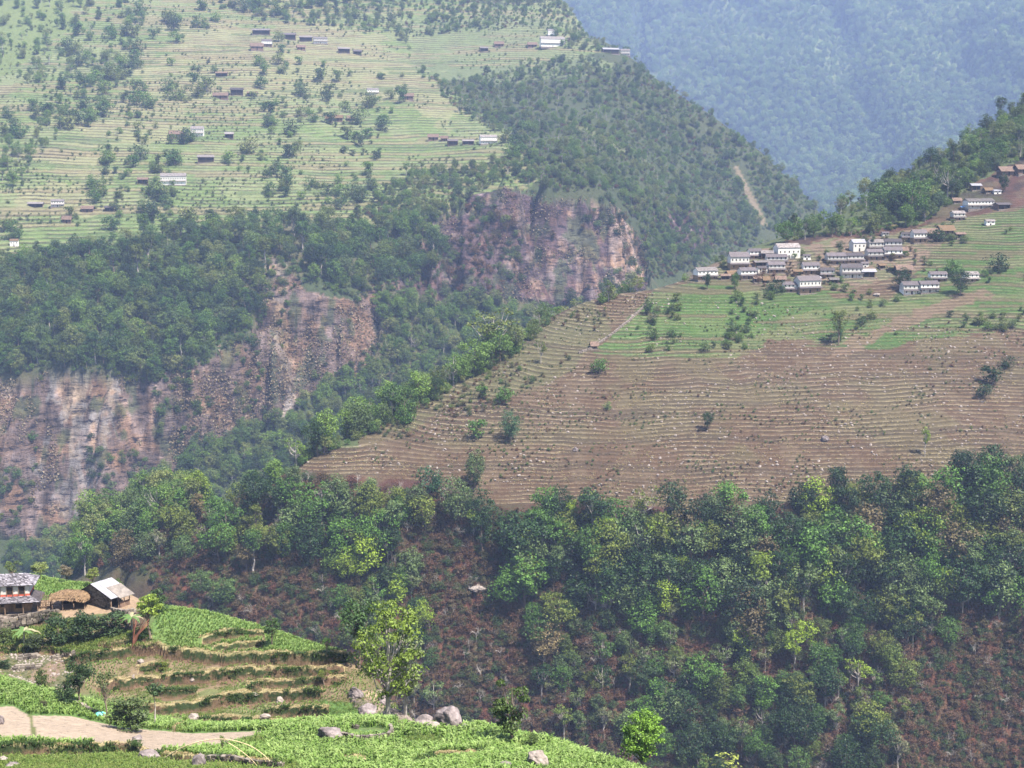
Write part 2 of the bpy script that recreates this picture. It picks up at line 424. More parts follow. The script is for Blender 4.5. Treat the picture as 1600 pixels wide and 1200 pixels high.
# ------------------------------------------------------------------ land cover (what grows or lies where)
SOIL=(0.093,0.055,0.033); SOIL2=(0.125,0.087,0.056); GREEN=(0.052,0.105,0.02); GREEN2=(0.066,0.135,0.026); STRAW=(0.33,0.27,0.17)
FLOOR=(0.075,0.036,0.028); RED=(0.15,0.055,0.038); ROCKG=(0.21,0.185,0.18); ROCKP=(0.155,0.11,0.098); PLOW=(0.34,0.265,0.205); BUSHY=(0.06,0.08,0.033)
def cover(key, x, y, z, px, py, ld):
    n = len(x)
    c = np.zeros((n, 3)); rock = np.zeros(n); tm = np.zeros(n)
    f1 = fbm(x*0.02, y*0.02, 101); f2 = fbm(x*0.15, y*0.15, 103); f3 = fbm(x*0.005, y*0.005, 105)
    def lay(mask, col, a=1.0):
        m = (np.asarray(mask, float) * a)[:, None]
        c[:] = c * (1 - m) + np.array(col) * m
    if key == 'A':
        jx = (f2 - .5) * 14; jy = (fbm(x*.3, y*.3, 107) - .5) * 8
        lay(np.ones(n), (0.11, 0.15, 0.05)); lay(sstep(.45,.62,f2), (0.15,0.105,0.06), .8)
        ter = inside(px+jx, py+jy*.5, [(130,1015),(260,990),(420,985),(560,1020),(560,1055),(520,1110),(480,1145),(250,1148),(180,1115),(110,1040)])
        lay(ter, (0.14,0.135,0.06), .7); lay(ter & (f2 > .48), (0.20,0.14,0.09), .8)
        g = inside(px, py, [(250,950),(330,955),(560,1030),(300,1028),(250,1010),(230,990)]); lay(g, (0.12,0.21,0.055), .85)
        lay(inside(px+jx*.4, py+jy*.3, [(480,1090),(640,1110),(700,1135),(500,1140)]), (0.09,0.16,0.04))
        f = inside(px, py, [(-400,1140),(1700,1140),(1700,1500),(-400,1500)]) & (y < 143); lay(f, (0.10,0.17,0.045))
        lay((y < 153) & (px < 260) & (py > 1040), (0.10,0.17,0.045))
        lay(inside(px, py, [(-60,1108),(20,1103),(45,1118),(110,1119),(190,1137),(300,1146),(420,1142),(330,1165),(240,1172),(150,1160),(-60,1150)]) & (y<146), PLOW)
        lay(inside(px, py, [(44,1116),(50,1118),(57,1150),(51,1150)]) & (y<146), (0.12,0.13,0.05))
        lay(inside(px+jx, py+jy, [(-60,1172),(230,1176),(460,1196),(440,1240),(-60,1240)]), (0.07,0.11,0.03), .8)
        lay(inside(px+jx, py+jy, [(-60,1018),(60,1020),(140,1018),(150,1050),(110,1085),(-60,1060)]) & (y>160), (0.19,0.135,0.10)); lay(inside(px+jx, py+jy, [(-60,1018),(60,1020),(140,1018),(150,1050),(110,1085),(-60,1060)]) & (y>160) & (f2 > .55), (0.09,0.10,0.045), .8)
        lay(inside(px, py+jy*.4, [(-60,935),(230,930),(222,952),(95,966),(-60,982)]), (0.30,0.21,0.14))
        lay(inside(px+jx, py+jy, [(160,960),(225,955),(230,1000),(160,1000)]), (0.10,0.07,0.045))
        lay(inside(px, py, [(45,880),(200,890),(225,925),(60,938),(45,905)]), (0.11,0.20,0.05))
        steep = (z < -84) | ((y > 145) & (x > 2)); lay(steep, RED, .8)
        rock[:] = inside(px+jx, py+jy, [(545,1080),(620,1075),(720,1090),(735,1135),(620,1130),(560,1110)]) * .7
        lay(rock > .2, (0.25,0.2,0.17))
        tmv = ld
    if key == 'B':
        fj = (fbm(x*.16, y*.16, 131) - .5); fk = (fbm(x*.16, y*.16, 133) - .5); jx = (f1 - .5) * 60 + fj*34; jy = (fbm(x*.02, y*.02, 109) - .5) * 34 + fk*22
        lay(np.ones(n), FLOOR)
        lay(sstep(.45,.6,f1), (0.055,0.065,0.025), .8); lay(sstep(.5,.62,fbm(x*.05,y*.03,151)), (0.115,0.058,0.04), .7); lay(sstep(.6,.7,fbm(x*.07,y*.05,153)), (0.03,0.022,0.02), .7)
        for p in RED_B: lay(inside(px+jx, py+jy, p), RED, .75)
        lay(sstep(.5,.7,fbm(x*.09,y*.09,111)) , (0.12,0.095,0.055), .5)
        rock[:] = sstep(.6,.72,fbm(x*.04,y*.04,113)) * .7
        fld = inside(px, py, [(380,735),(560,655),(760,545),(925,460),(1080,428),(1700,300),(2400,200),(2400,740),(1600,735),(1500,752),(1400,775),(1100,795),(900,785),(780,790),(700,755),(450,735)])
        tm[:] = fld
        rock *= 1 - fld
        lay(fld, SOIL); lay(fld * sstep(.47,.62,f2), SOIL2, .7)
        lay(fld * sstep(.5,.64,fbm(x*.035,y*.05,115)), (0.11,0.098,0.048), .5)
        lay(inside(px+jx*.5, py+jy*.5, [(560,650),(700,590),(860,500),(930,465),(960,520),(860,600),(700,640),(640,680)]), (0.10,0.10,0.045), .7)
        gj = jy * .35
        gr = inside(px, py+gj+(vnoise(x*.0+np.floor(ld)*1.7, x*.03, 137)-.5)*14, [(925,552),(1000,482),(1020,450),(1090,437),(1240,452),(1330,465),(1390,470),(1440,420),(1480,350),(1600,325),(2400,300),(2400,515),(1600,516),(1480,522),(1370,545),(1290,535),(1200,532),(1150,560)])
        lay(gr, GREEN, 1); lay(gr * sstep(.45,.6,fbm(x*.05,y*.09,117)), (0.135,0.135,0.062), .7); lay(gr*sstep(.55,.65,f1), (0.07,0.13,0.035), .7)
        lay(gr * inside(px,py,[(925,552),(1000,482),(1180,455),(1200,520),(1130,535)]), GREEN2, .6)
        pl = vnoise(np.floor(ld)*3.37, x*.012 + np.floor(ld)*.61, 163); lay(gr & (pl > .66), (0.105,0.085,0.045), .85); lay(gr & (pl < .2), (0.045,0.085,0.02), .7); lay(fld & ~gr & (pl > .72), (0.06,0.042,0.028), .6)
        vil = inside(px+jx*.3, py+jy*.4, [(1080,440),(1130,395),(1260,380),(1400,365),(1500,345),(1440,420),(1340,450),(1250,455),(1140,438)])
        lay(vil & (f1 > .44), (0.19,0.135,0.10), .8); lay(vil & (f2 > .52), (0.10,0.12,0.05), .7)
        lay(inside(px+jx*.15+fj*30, py+jy*.25+fk*16, [(1530,452),(1545,462),(1460,497),(1400,515),(1340,545),(1290,560),(1330,528),(1380,508),(1450,478)]), (0.155,0.10,0.07), .85)
        up = inside(px+jx*.4, py+jy*.4, [(1080,425),(1230,378),(1330,362),(1440,350),(1500,300),(1600,245),(2400,150),(2400,-400),(1500,-100),(1200,300)])
        lay(up, (0.08,0.10,0.04)); tm *= 1 - up * .9
        tm *= 0.55 + 0.45 * sstep(.3,.5,f1)
        lf = (px < 560) & (py < 700); lay(lf, (0.07,0.09,0.035))
        tmv = ld
    if key == 'C':
        fj = fbm(x*.06, y*.05, 155) - .5; jx = (f3 - .5) * 130 + (f1-.5)*110 + fj*60; jy = (fbm(x*.006, y*.006, 119) - .5) * 90 + (f2-.5)*24 + (fbm(x*.03,y*.03,157)-.5)*50
        lay(np.ones(n), BUSHY); lay(sstep(.45,.62,f1), (0.13,0.11,0.06), .7)
        lay(inside(px+jx, py+jy, [(-400,420),(-400,-300),(420,-300),(640,40),(300,60),(60,420)]), (0.17,0.21,0.07), .85); lay(inside(px+jx, py+jy, [(640,-40),(1000,-40),(1400,300),(1100,420),(900,300),(700,200)]), (0.055,0.07,0.03), .8)
        gr = inside(px+jx*.5, py+jy*.5, GREEN_C)
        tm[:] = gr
        lay(gr, (0.145,0.205,0.062)); lay(gr * sstep(.42,.6,f1), (0.22,0.245,0.11), .75)
        lay(inside(px+jx, py+jy, [(20,330),(60,280),(150,180),(220,110),(270,30),(470,10),(640,90),(720,190),(690,210),(600,150),(430,150),(340,150),(270,190),(180,250),(120,330)]), (0.30,0.27,0.145), .6)  # dry slope, its colour also paled to carry sunlight on the upper mountainside
        lay(inside(px+jx*.3, py+jy*.3, [(640,30),(860,20),(900,80),(980,100),(820,130),(650,120)]), (0.17,0.20,0.09), .7)
        pl = vnoise(np.floor(ld)*3.37, x*.006 + np.floor(ld)*.61, 165); lay(gr & (pl > .64), (0.23,0.185,0.10), .7); lay(gr & (pl < .22), (0.085,0.135,0.04), .7)
        for i, p in enumerate(CLIFF_C):
            m = inside(px+jx*.2, py+jy*.3, p)
            rock = np.maximum(rock, m * 1.0); lay(m, ROCKP if i == 0 else (0.105,0.07,0.08))
            tm *= 1 - m
        rk = fbm(x*.10, z*.025+y*.05, 141); lay(inside(px+jx*.3+(rk-.5)*60, py+jy*.3, [(85,578),(190,580),(195,640),(165,700),(150,800),(110,800),(50,720),(75,660)]) & (rock > .5) & (rk > .43), ROCKG); lay((rock > .5) & (rk > .6), (0.25,0.19,0.18), .7); lay((rock > .5) & (fbm(x*.09, z*.06, 143) > .60), (0.07,0.085,0.045), .8)
        lay(inside(px+jx*.15, py+jy*.2, [(423,400),(460,403),(450,470),(462,600),(440,600),(428,480)]) & (f2 > .42), (0.21,0.17,0.14), .7)
        lay(inside(px+jx*.15, py+jy*.2, [(965,310),(1005,380),(1010,430),(960,445),(950,360)]) & (rock > .5), (0.30,0.22,0.19))
        lay(inside(px+jx*.15, py+jy*.2, [(450,600),(470,620),(430,670),(440,640)]), (0.32,0.27,0.25))
        lay(inside(px+jx*.04, py+jy*.05, [(1146,258),(1152,258),(1178,305),(1199,352),(1191,353),(1168,308)]), (0.24,0.18,0.12), .8)
        lay(inside(px+jx*.04, py+jy*.05, [(880,180),(930,205),(1010,250),(1000,252),(925,215),(875,186)]), (0.17,0.18,0.08), .7)
        tmv = ld
    if key == 'D':
        lay(np.ones(n), (0.045,0.07,0.028)); lay(sstep(.45,.6,fbm(x*.0012,y*.0012,161)), (0.16,0.19,0.06), .8); lay(sstep(.5,.7,f1), (0.03,0.045,0.02), .6)  # lighter green patches paint sunlight into the far slope
        tmv = ld
    return c, rock, tm, tmv

BVH = {}
def build_sheet(key, name, k0, k1, nk, y0, y1, dpx, ycap, label):
    ks = np.linspace(k0, k1, nk)
    # rows: dense where the slope faces the camera
    yc = np.linspace(y0, y1, 500)
    dens = np.full(len(yc), 1.0 / ycap)
    for kk in np.linspace(max(k0, -0.36), min(k1, 0.36), 7):
        z = TP[key](kk * yc, yc)
        _, py = project(kk * yc, yc, z)
        g = np.abs(np.gradient(py, yc)) / dpx
        g = np.where((py < -120) | (py > 1320), 1.0 / ycap, g)
        dens = np.maximum(dens, np.minimum(g, dens_cap.get(key, 4)))
    cum = np.concatenate([[0], np.cumsum((dens[1:] + dens[:-1]) / 2 * np.diff(yc))])
    nr = int(cum[-1]) + 1
    ys = np.interp(np.linspace(0, cum[-1], nr), cum, yc)
    Kg, Yg = np.meshgrid(ks, ys)
    X = Kg * Yg
    Z, ld = zsurf(key, X, Yg)
    v = np.stack([X.ravel(), Yg.ravel(), Z.ravel()], 1)
    i = np.arange(nr - 1)[:, None] * nk + np.arange(nk - 1)[None, :]
    f = np.stack([i.ravel(), (i + 1).ravel(), (i + nk + 1).ravel(), (i + nk).ravel()], 1)
    me = mesh_np(name, v, f, MG[key], smooth=(key != 'A'))
    px, py = project(v[:, 0], v[:, 1], v[:, 2])
    c, rock, tm, tt = cover(key, v[:, 0], v[:, 1], v[:, 2], px, py, ld.ravel())
    attr(me, 'Col', np.hstack([c, np.ones((len(c), 1))]), 'FLOAT_COLOR')
    attr(me, 'rock', rock); attr(me, 'tm', tm); attr(me, 'tt', tt)
    o = bpy.data.objects.new(name, me); COL.objects.link(o); o['kind'] = 'structure'; o['label'] = label
    BVH[key] = BVHTree.FromPolygons(v.tolist(), f.tolist())
    print("sheet", key, nr, nk, nr * nk)
    return o
dens_cap = dict(A=3.6, B=1.9, C=0.55, D=0.045)
build_sheet('A', 'near_hillside', -0.62, 0.62, 620, 0.5, 330, 1.6, 2.0, 'terraced near hillside of young maize, ploughed soil and grassy terrace edges')
build_sheet('B', 'village_ridge', -0.60, 0.60, 660, 400, 1500, 1.9, 8.0, 'ridge across the gorge with brown and green terraces above a wooded slope')
build_sheet('C', 'terraced_mountain', -0.50, 0.42, 560, 850, 3200, 2.2, 16.0, 'high mountainside with pale terraces above purple cliffs')
build_sheet('D', 'far_mountain', -0.45, 0.65, 380, 2700, 8500, 3.0, 55.0, 'blue hazy forested mountain closing the valley')
gm = mesh_np('valley_floor', [(-9000,-3000,-330),(9000,-3000,-330),(9000,16000,-330),(-9000,16000,-330)], [(0,1,2,3)], MG['D'])
attr(gm, 'Col', [(0.05,0.07,0.03,1)]*4, 'FLOAT_COLOR')
o = bpy.data.objects.new('valley_floor', gm); COL.objects.link(o); o['kind'] = 'structure'

def ray(px, py, keys='ABCD'):
    d = P(px, py, 1.0).normalized(); best = None
    for k in keys:
        h = BVH[k].ray_cast(Vector((0, 0, 0)), d)
        if h[0] is not None and (best is None or h[3] < best[3]): best = (h[0], h[1], k, h[3])
    return best
def drop(x, y, key):
    h = BVH[key].ray_cast(Vector((x, y, 3000)), Vector((0, 0, -1)))
    return h[0] if h[0] is not None else Vector((x, y, -300))
# ------------------------------------------------------------------ mesh builders
class MB:
    def __init__(s): s.v = []; s.f = []
    def box(s, x0, x1, y0, y1, z0, z1):
        b = len(s.v)
        s.v += [(x0,y0,z0),(x1,y0,z0),(x1,y1,z0),(x0,y1,z0),(x0,y0,z1),(x1,y0,z1),(x1,y1,z1),(x0,y1,z1)]
        s.f += [tuple(b+i for i in q) for q in ((0,3,2,1),(4,5,6,7),(0,1,5,4),(1,2,6,5),(2,3,7,6),(3,0,4,7))]
        return s
    def slab(s, a, b, c, d, t):
        """quad a,b,c,d thickened downwards by t"""
        n = len(s.v); q = [Vector(p) for p in (a, b, c, d)]
        s.v += [tuple(p) for p in q] + [tuple(p - Vector((0, 0, t))) for p in q]
        s.f += [tuple(n+i for i in r) for r in ((0,1,2,3),(7,6,5,4),(0,4,5,1),(1,5,6,2),(2,6,7,3),(3,7,4,0))]
        return s
    def poly(s, pts, faces):
        n = len(s.v); s.v += [tuple(p) for p in pts]; s.f += [tuple(n+i for i in f) for f in faces]; return s
    def tube(s, path, radii, seg=6):
        path = [Vector(p) for p in path]; n = len(s.v)
        for i, p in enumerate(path):
            t = (path[min(i+1, len(path)-1)] - path[max(i-1, 0)]).normalized()
            u = t.orthogonal().normalized(); w = t.cross(u)
            for j in range(seg):
                a = 2*math.pi*j/seg
                s.v.append(tuple(p + (u*math.cos(a) + w*math.sin(a)) * radii[i]))
        for i in range(len(path)-1):
            for j in range(seg):
                a = n+i*seg+j; b = n+i*seg+(j+1) % seg
                s.f.append((a, b, b+seg, a+seg))
        e = n + (len(path)-1)*seg
        s.f.append(tuple(e+j for j in range(seg)))
        return s
    def mesh(s, name, mat, smooth=False):
        me = bpy.data.meshes.new(name); me.from_pydata(s.v, [], s.f)
        for m in (mat if isinstance(mat, (list, tuple)) else [mat]): me.materials.append(m)
        if smooth: me.polygons.foreach_set('use_smooth', [True]*len(me.polygons))
        me.update(); return me
    def build(s, name, mat, parent=None, smooth=False):
        return link(name, s.mesh(name, mat, smooth), parent)
def link(name, me, parent=None):
    o = bpy.data.objects.new(name, me); COL.objects.link(o)
    if parent: o.parent = parent
    return o
def empty(name, loc, rz=0.0, sc=1.0, label=None, cat=None, group=None):
    o = bpy.data.objects.new(name, None); COL.objects.link(o); o.empty_display_size = 0.5
    o.location = loc; o.rotation_euler = (0, 0, rz); o.scale = (sc, sc, sc) if not isinstance(sc, tuple) else sc
    return tag(o, label, cat, group)

# ------------------------------------------------------------------ plain materials
def simple(name, col, rough=0.85, var=0.25, scale=3.0, bump=0.3, stretch=None, col2=None, objvar=0):
    m, nt, b = new_mat(name, rough)
    tc = N(nt, 'ShaderNodeTexCoord').outputs['Object']
    if stretch:
        mp = N(nt, 'ShaderNodeMapping'); nt.links.new(tc, mp.inputs[0]); mp.inputs['Scale'].default_value = stretch; tc = mp.outputs[0]
    n = noise(nt, scale, 6, 0.65, tc).outputs[0]
    c2 = col2 or tuple(v * (1 - var * 1.6) for v in col)
    c1 = tuple(min(1, v * (1 + var)) for v in col)
    c = ramp(nt, n, [(0.32, c2), (0.66, c1)])
    if objvar:
        rv = maprange(nt, N(nt, 'ShaderNodeObjectInfo').outputs['Random'], 0, 1, 1 - objvar, 1 + objvar * .4)
        rc = N(nt, 'ShaderNodeCombineColor'); nt.links.new(rv, rc.inputs[0]); nt.links.new(rv, rc.inputs[1])
        nt.links.new(math_(nt, 'MULTIPLY', rv, .97), rc.inputs[2]); c = mixc(nt, 1.0, c, rc.outputs[0], 'MULTIPLY')
    nt.links.new(c, b.inputs['Base Color'])
    bp = N(nt, 'ShaderNodeBump'); bp.inputs['Strength'].default_value = bump; bp.inputs['Distance'].default_value = 0.1
    nt.links.new(n, bp.inputs['Height']); nt.links.new(bp.outputs[0], b.inputs['Normal'])
    return m
M = dict(
    bark=simple('bark', (0.17, 0.13, 0.10), scale=2, stretch=(1, 1, .2)), pale_bark=simple('pale_bark', (0.34, 0.30, 0.26), scale=1.5),
    redbark=simple('red_bark', (0.17, 0.07, 0.045)), slate=simple('slate', (0.10, 0.082, 0.085), objvar=.5, scale=2.2, var=.4, rough=.6),
    slate_pale=simple('pale_slate', (0.19, 0.165, 0.16), objvar=.5, scale=1.0, var=.35), white=simple('whitewash', (0.78, 0.74, 0.68), objvar=.4, scale=1.2, var=.12),
    ochre=simple('ochre_clay', (0.28, 0.18, 0.10), scale=1.4, var=.2), red=simple('red_clay_band', (0.45, 0.10, 0.06), scale=2, var=.2),
    dark=simple('dark_wood', (0.03, 0.022, 0.018), scale=3), wood=simple('weathered_wood', (0.18, 0.12, 0.08), scale=2, stretch=(4, 4, .4)),
    thatch=simple('thatch', (0.14, 0.09, 0.05), scale=2.5, var=.45, stretch=(1, 1, 1), bump=.8), thatch_old=simple('old_thatch', (0.15, 0.10, 0.075), scale=1.5, var=.4),
    metal=simple('metal_sheet', (0.25, 0.24, 0.26), scale=.8, var=.18, rough=.45), rust=simple('rusty_sheet', (0.17, 0.145, 0.125), scale=1.5, var=.25, rough=.6),
    bluemetal=simple('blue_sheet', (0.12, 0.28, 0.55), scale=1, var=.15, rough=.5), teal=simple('teal_sheet', (0.16, 0.55, 0.48), scale=1, var=.15, rough=.5),
    stone=simple('wall_stone', (0.19, 0.155, 0.13), scale=1.6, var=.45), boulder=simple('boulder_rock', (0.17, 0.14, 0.135), scale=.9, var=.45, bump=1.0),
    pale_rock=simple('pale_rock', (0.24, 0.20, 0.175), scale=1.3, var=.3, bump=.8), mortar=simple('mud_mortar', (0.19, 0.145, 0.11), scale=3),
    straw=simple('straw', (0.48, 0.38, 0.22), scale=6), soil=simple('bare_soil', (0.25, 0.16, 0.11), scale=2), brownwall=simple('brown_clay', (0.17, 0.11, 0.08), scale=1.5))
def leaf_mat(name, mode, tones=None, gain=0.72):
    """mode 'object': tint from the object's own colour; 'random': tone per scattered plant"""
    m = bpy.data.materials.new(name); m.use_nodes = True; nt = m.node_tree; nt.nodes.clear()
    oi = N(nt, 'ShaderNodeObjectInfo')
    isl = N(nt, 'ShaderNodeNewGeometry').outputs['Random Per Island']
    if mode == 'object': base = oi.outputs['Color']
    else: base = ramp(nt, oi.outputs['Random'], [(i / max(1, len(tones) - 1), t) for i, t in enumerate(tones)])
    v = maprange(nt, isl, 0, 1, 0.55 * gain, 1.55 * gain)
    vc = N(nt, 'ShaderNodeCombineColor'); [nt.links.new(v, vc.inputs[i]) for i in range(3)]
    c = mixc(nt, 1.0, base, vc.outputs[0], 'MULTIPLY')
    d = N(nt, 'ShaderNodeBsdfPrincipled'); d.inputs['Roughness'].default_value = 0.55; d.inputs['Specular IOR Level'].default_value = 0.25
    nt.links.new(c, d.inputs['Base Color'])
    t = N(nt, 'ShaderNodeBsdfTranslucent'); nt.links.new(mixc(nt, 1.0, c, (1.25, 1.3, 0.6), 'MULTIPLY'), t.inputs[0])
    mx = N(nt, 'ShaderNodeMixShader'); mx.inputs[0].default_value = 0.22
    nt.links.new(d.outputs[0], mx.inputs[1]); nt.links.new(t.outputs[0], mx.inputs[2])
    ou = N(nt, 'ShaderNodeOutputMaterial'); nt.links.new(mx.outputs[0], ou.inputs[0])
    return m
LEAF = leaf_mat('foliage', 'object')
DARK=(0.022,0.052,0.010); MIDG=(0.075,0.155,0.020); GREYG=(0.10,0.145,0.045); YELG=(0.20,0.28,0.022); BRN=(0.15,0.115,0.05); OLIVE=(0.125,0.155,0.022)
LEAF_C = leaf_mat('wood_foliage', 'random', [DARK, MIDG, GREYG, DARK, OLIVE, MIDG])
LEAF_FIELD = leaf_mat('hillside_bush_foliage', 'random', [MIDG, OLIVE, GREYG, (.19,.20,.08), MIDG, (.17,.16,.09)])
LEAF_SCRUB = leaf_mat('scrub_foliage', 'random', [(0.05,0.085,0.02), (0.15,0.06,0.035), (0.10,0.075,0.035), (0.17,0.09,0.055), (0.04,0.08,0.02), (0.08,0.11,0.03)])
LEAF_MAIZE = leaf_mat('maize_leaves', 'random', [(0.10, 0.17, 0.028), (0.15, 0.235, 0.05), (0.24, 0.32, 0.10), (0.08, 0.135, 0.025)])
LEAF_GRASS = leaf_mat('green_grass_blades', 'random', [(0.07, 0.11, 0.02), (0.11, 0.16, 0.03), (0.15, 0.17, 0.05)])
LEAF_DKGRASS = leaf_mat('shaded_bank_grass', 'random', [(0.028, 0.055, 0.012), (0.05, 0.085, 0.018), (0.035, 0.06, 0.015)])  # riser grass with the shade under the lip put into its colour
LEAF_STRAW = leaf_mat('dry_grass_blades', 'random', [(0.40,0.31,0.16), (0.30,0.25,0.12), (0.46,0.38,0.22), (0.27,0.20,0.11)])
LEAF_TUFT = leaf_mat('cliff_straw', 'random', [(0.42, 0.33, 0.22), (0.28, 0.20, 0.14), (0.50, 0.40, 0.28), (0.22, 0.16, 0.10)])

def leaves(rng, cen, rad, per, size, flat=0.75, asp=0.6, up=0.45):
    """small leaf faces spread over the shells of clumps"""
    n = len(cen)
    i = np.repeat(np.arange(n), per)
    d = rng.normal(size=(len(i), 3)); d[:, 2] = d[:, 2] * 0.9 + 0.25
    d /= np.linalg.norm(d, axis=1)[:, None]
    r = (rad[i] * rng.uniform(0.55, 1.08, len(i)))[:, None]
    p = cen[i] + d * r * np.array([1, 1, flat])
    nrm = d * 0.6 + rng.normal(size=d.shape) * 0.45 + np.array([0, 0, up])
    nrm /= np.linalg.norm(nrm, axis=1)[:, None]
    t = np.cross(nrm, rng.normal(size=d.shape)); t /= np.linalg.norm(t, axis=1)[:, None] + 1e-9
    b = np.cross(nrm, t)
    s = (size * rng.uniform(0.6, 1.4, len(i)))[:, None]
    v = np.stack([p - t*s, p - b*s*asp, p + t*s, p + b*s*asp], 1).reshape(-1, 3)
    f = np.arange(len(v)).reshape(-1, 4)
    return v, f
def tree_meshes(seed, h=12.0, cw=8.0, base=0.32, n=34, per=72, ls=0.25, flat=0.7, shape='round', mat=None, bark='bark', gap=0.0, limbs=9, clump=0.19, lean=0.0):
    """crown and trunk meshes of one tree, foot at the origin"""
    rng = np.random.default_rng(seed)
    c = []
    while len(c) < n:
        u = rng.uniform(-1, 1, 3)
        q = np.linalg.norm(u)
        if q > 1 or q < 0.45: continue
        zz = (u[2] + 1) / 2
        if shape == 'cone': k = (1 - zz) * 0.9 + 0.15
        elif shape == 'umbrella': k = 0.55 + 0.6 * zz
        elif shape == 'column': k = 0.55 + 0.3 * math.sin(zz * 3)
        else: k = 1.0
        c.append((u[0]*k*cw/2*0.85, u[1]*k*cw/2*0.85, h*(base + (1-base)*(0.06+0.86*zz))))
    c = np.array(c)
    lob = (np.sin(np.arctan2(c[:,1], c[:,0])*3 + seed) * 0.16 + 1)
    c[:, :2] *= lob[:, None]
    c[:, 0] += lean * c[:, 2]
    rad = rng.uniform(0.55, 1.5, n) * cw * clump
    v, f = leaves(rng, c, rad, per, ls, flat)
    cr = mesh_np('crown', v, f, mat or LEAF)
    mb = MB()
    top = Vector((lean*h*.8, 0, h*0.8)); pts = []
    for i in range(6):
        t = i/5; pts.append(Vector((top.x*t + rng.normal()*0.02*h*t*(1-t)*3, rng.normal()*0.02*h*t*(1-t)*3, -0.8 + (h*0.8+0.8)*t)))
    r0 = h*0.021
    mb.tube(pts, [r0*1.3, r0, r0*.8, r0*.6, r0*.42, r0*.2], 6)
    for j in rng.choice(n, min(limbs, n), replace=False):
        e = Vector(c[j]); z0 = max(h*base*0.7, e.z*0.55); st = Vector((lean*z0, 0, z0))
        mid = (st+e)/2 + Vector((0, 0, -0.04*h)) + Vector(rng.normal(size=3))*0.02*h
        mb.tube([st, mid, e], [r0*.5, r0*.32, r0*.12], 4)
    tr = mb.mesh('trunk', M[bark])
    return cr, tr
def bare_meshes(seed, h=8, mat='pale_bark'):
    rng = np.random.default_rng(seed); mb = MB()
    def br(p, d, l, r, lev):
        e = p + d*l; m = p + d*l*.5 + Vector(rng.normal(size=3))*l*.08
        mb.tube([p, m, e], [r, r*.8, r*.55], 4 if lev < 2 else 3)
        if lev < 4:
            for _ in range(3 if lev else 4):
                nd = (d + Vector(rng.normal(size=3))*0.55 + Vector((0,0,.12))).normalized()
                br(p + d*l*rng.uniform(.5, 1), nd, l*rng.uniform(.55, .75), r*.5, lev+1)
    br(Vector((0,0,-.5)), Vector((0,0,1)), h*.38, h*.02, 0)
    return mb.mesh('bare_branches', M[mat])

def to_obj(me, nm):
    return bpy.data.objects.new(nm, me)
def joined(cr, tr, nm):
    """crown + trunk as one mesh, for scattered far trees"""
    a = [list(p.vertices) for p in cr.polygons]; n = len(cr.vertices)
    b = [[i+n for i in p.vertices] for p in tr.polygons]
    me = bpy.data.meshes.new(nm)
    me.from_pydata([tuple(v.co) for v in cr.vertices] + [tuple(v.co) for v in tr.vertices], [], a + b)
    me.materials.append(cr.materials[0]); me.materials.append(tr.materials[0])
    me.polygons.foreach_set('material_index', [0]*len(a) + [1]*len(b)); me.update()
    return bpy.data.objects.new(nm, me)

def scatter(name, pts, sc, variants, label, rz=None, tilt=None):
    if len(pts) == 0: return
    c = bpy.data.collections.new(name + '_kinds')
    for v in variants:
        if v.name not in c.objects: c.objects.link(v)
    n = len(pts); rng = np.random.default_rng(len(name) + n)
    me = bpy.data.meshes.new(name); me.vertices.add(n)
    me.vertices.foreach_set('co', np.asarray(pts, dtype=np.float32).ravel())
    attr(me, 'sc', sc); attr(me, 'rz', rz if rz is not None else rng.uniform(0, 6.28, n))
    attr(me, 'tl', tilt if tilt is not None else rng.normal(0, 0.04, n))
    a = me.attributes.new('ix', 'INT', 'POINT'); a.data.foreach_set('value', rng.integers(0, len(variants), n).astype(np.int32))
    o = bpy.data.objects.new(name, me); COL.objects.link(o); o['kind'] = 'stuff'; o['label'] = label
    g = bpy.data.node_groups.new(name, 'GeometryNodeTree')
    g.interface.new_socket('Geometry', in_out='INPUT', socket_type='NodeSocketGeometry')
    g.interface.new_socket('Geometry', in_out='OUTPUT', socket_type='NodeSocketGeometry')
    gi = g.nodes.new('NodeGroupInput'); go = g.nodes.new('NodeGroupOutput')
    ci = g.nodes.new('GeometryNodeCollectionInfo'); ci.inputs['Collection'].default_value = c
    ci.inputs['Separate Children'].default_value = True; ci.inputs['Reset Children'].default_value = True
    ip = g.nodes.new('GeometryNodeInstanceOnPoints'); ip.inputs['Pick Instance'].default_value = True
    def na(n_, t):
        q = g.nodes.new('GeometryNodeInputNamedAttribute'); q.data_type = t; q.inputs['Name'].default_value = n_; return q.outputs['Attribute']
    cx = g.nodes.new('ShaderNodeCombineXYZ'); g.links.new(na('rz', 'FLOAT'), cx.inputs[2]); g.links.new(na('tl', 'FLOAT'), cx.inputs[0])
    g.links.new(gi.outputs[0], ip.inputs['Points']); g.links.new(ci.outputs[0], ip.inputs['Instance'])
    g.links.new(na('ix', 'INT'), ip.inputs['Instance Index'])
    rt = g.nodes.new('FunctionNodeEulerToRotation'); g.links.new(cx.outputs[0], rt.inputs[0]); g.links.new(rt.outputs[0], ip.inputs['Rotation'])
    g.links.new(na('sc', 'FLOAT'), ip.inputs['Scale']); g.links.new(ip.outputs[0], go.inputs[0])
    md = o.modifiers.new('scatter', 'NODES'); md.node_group = g
    return o

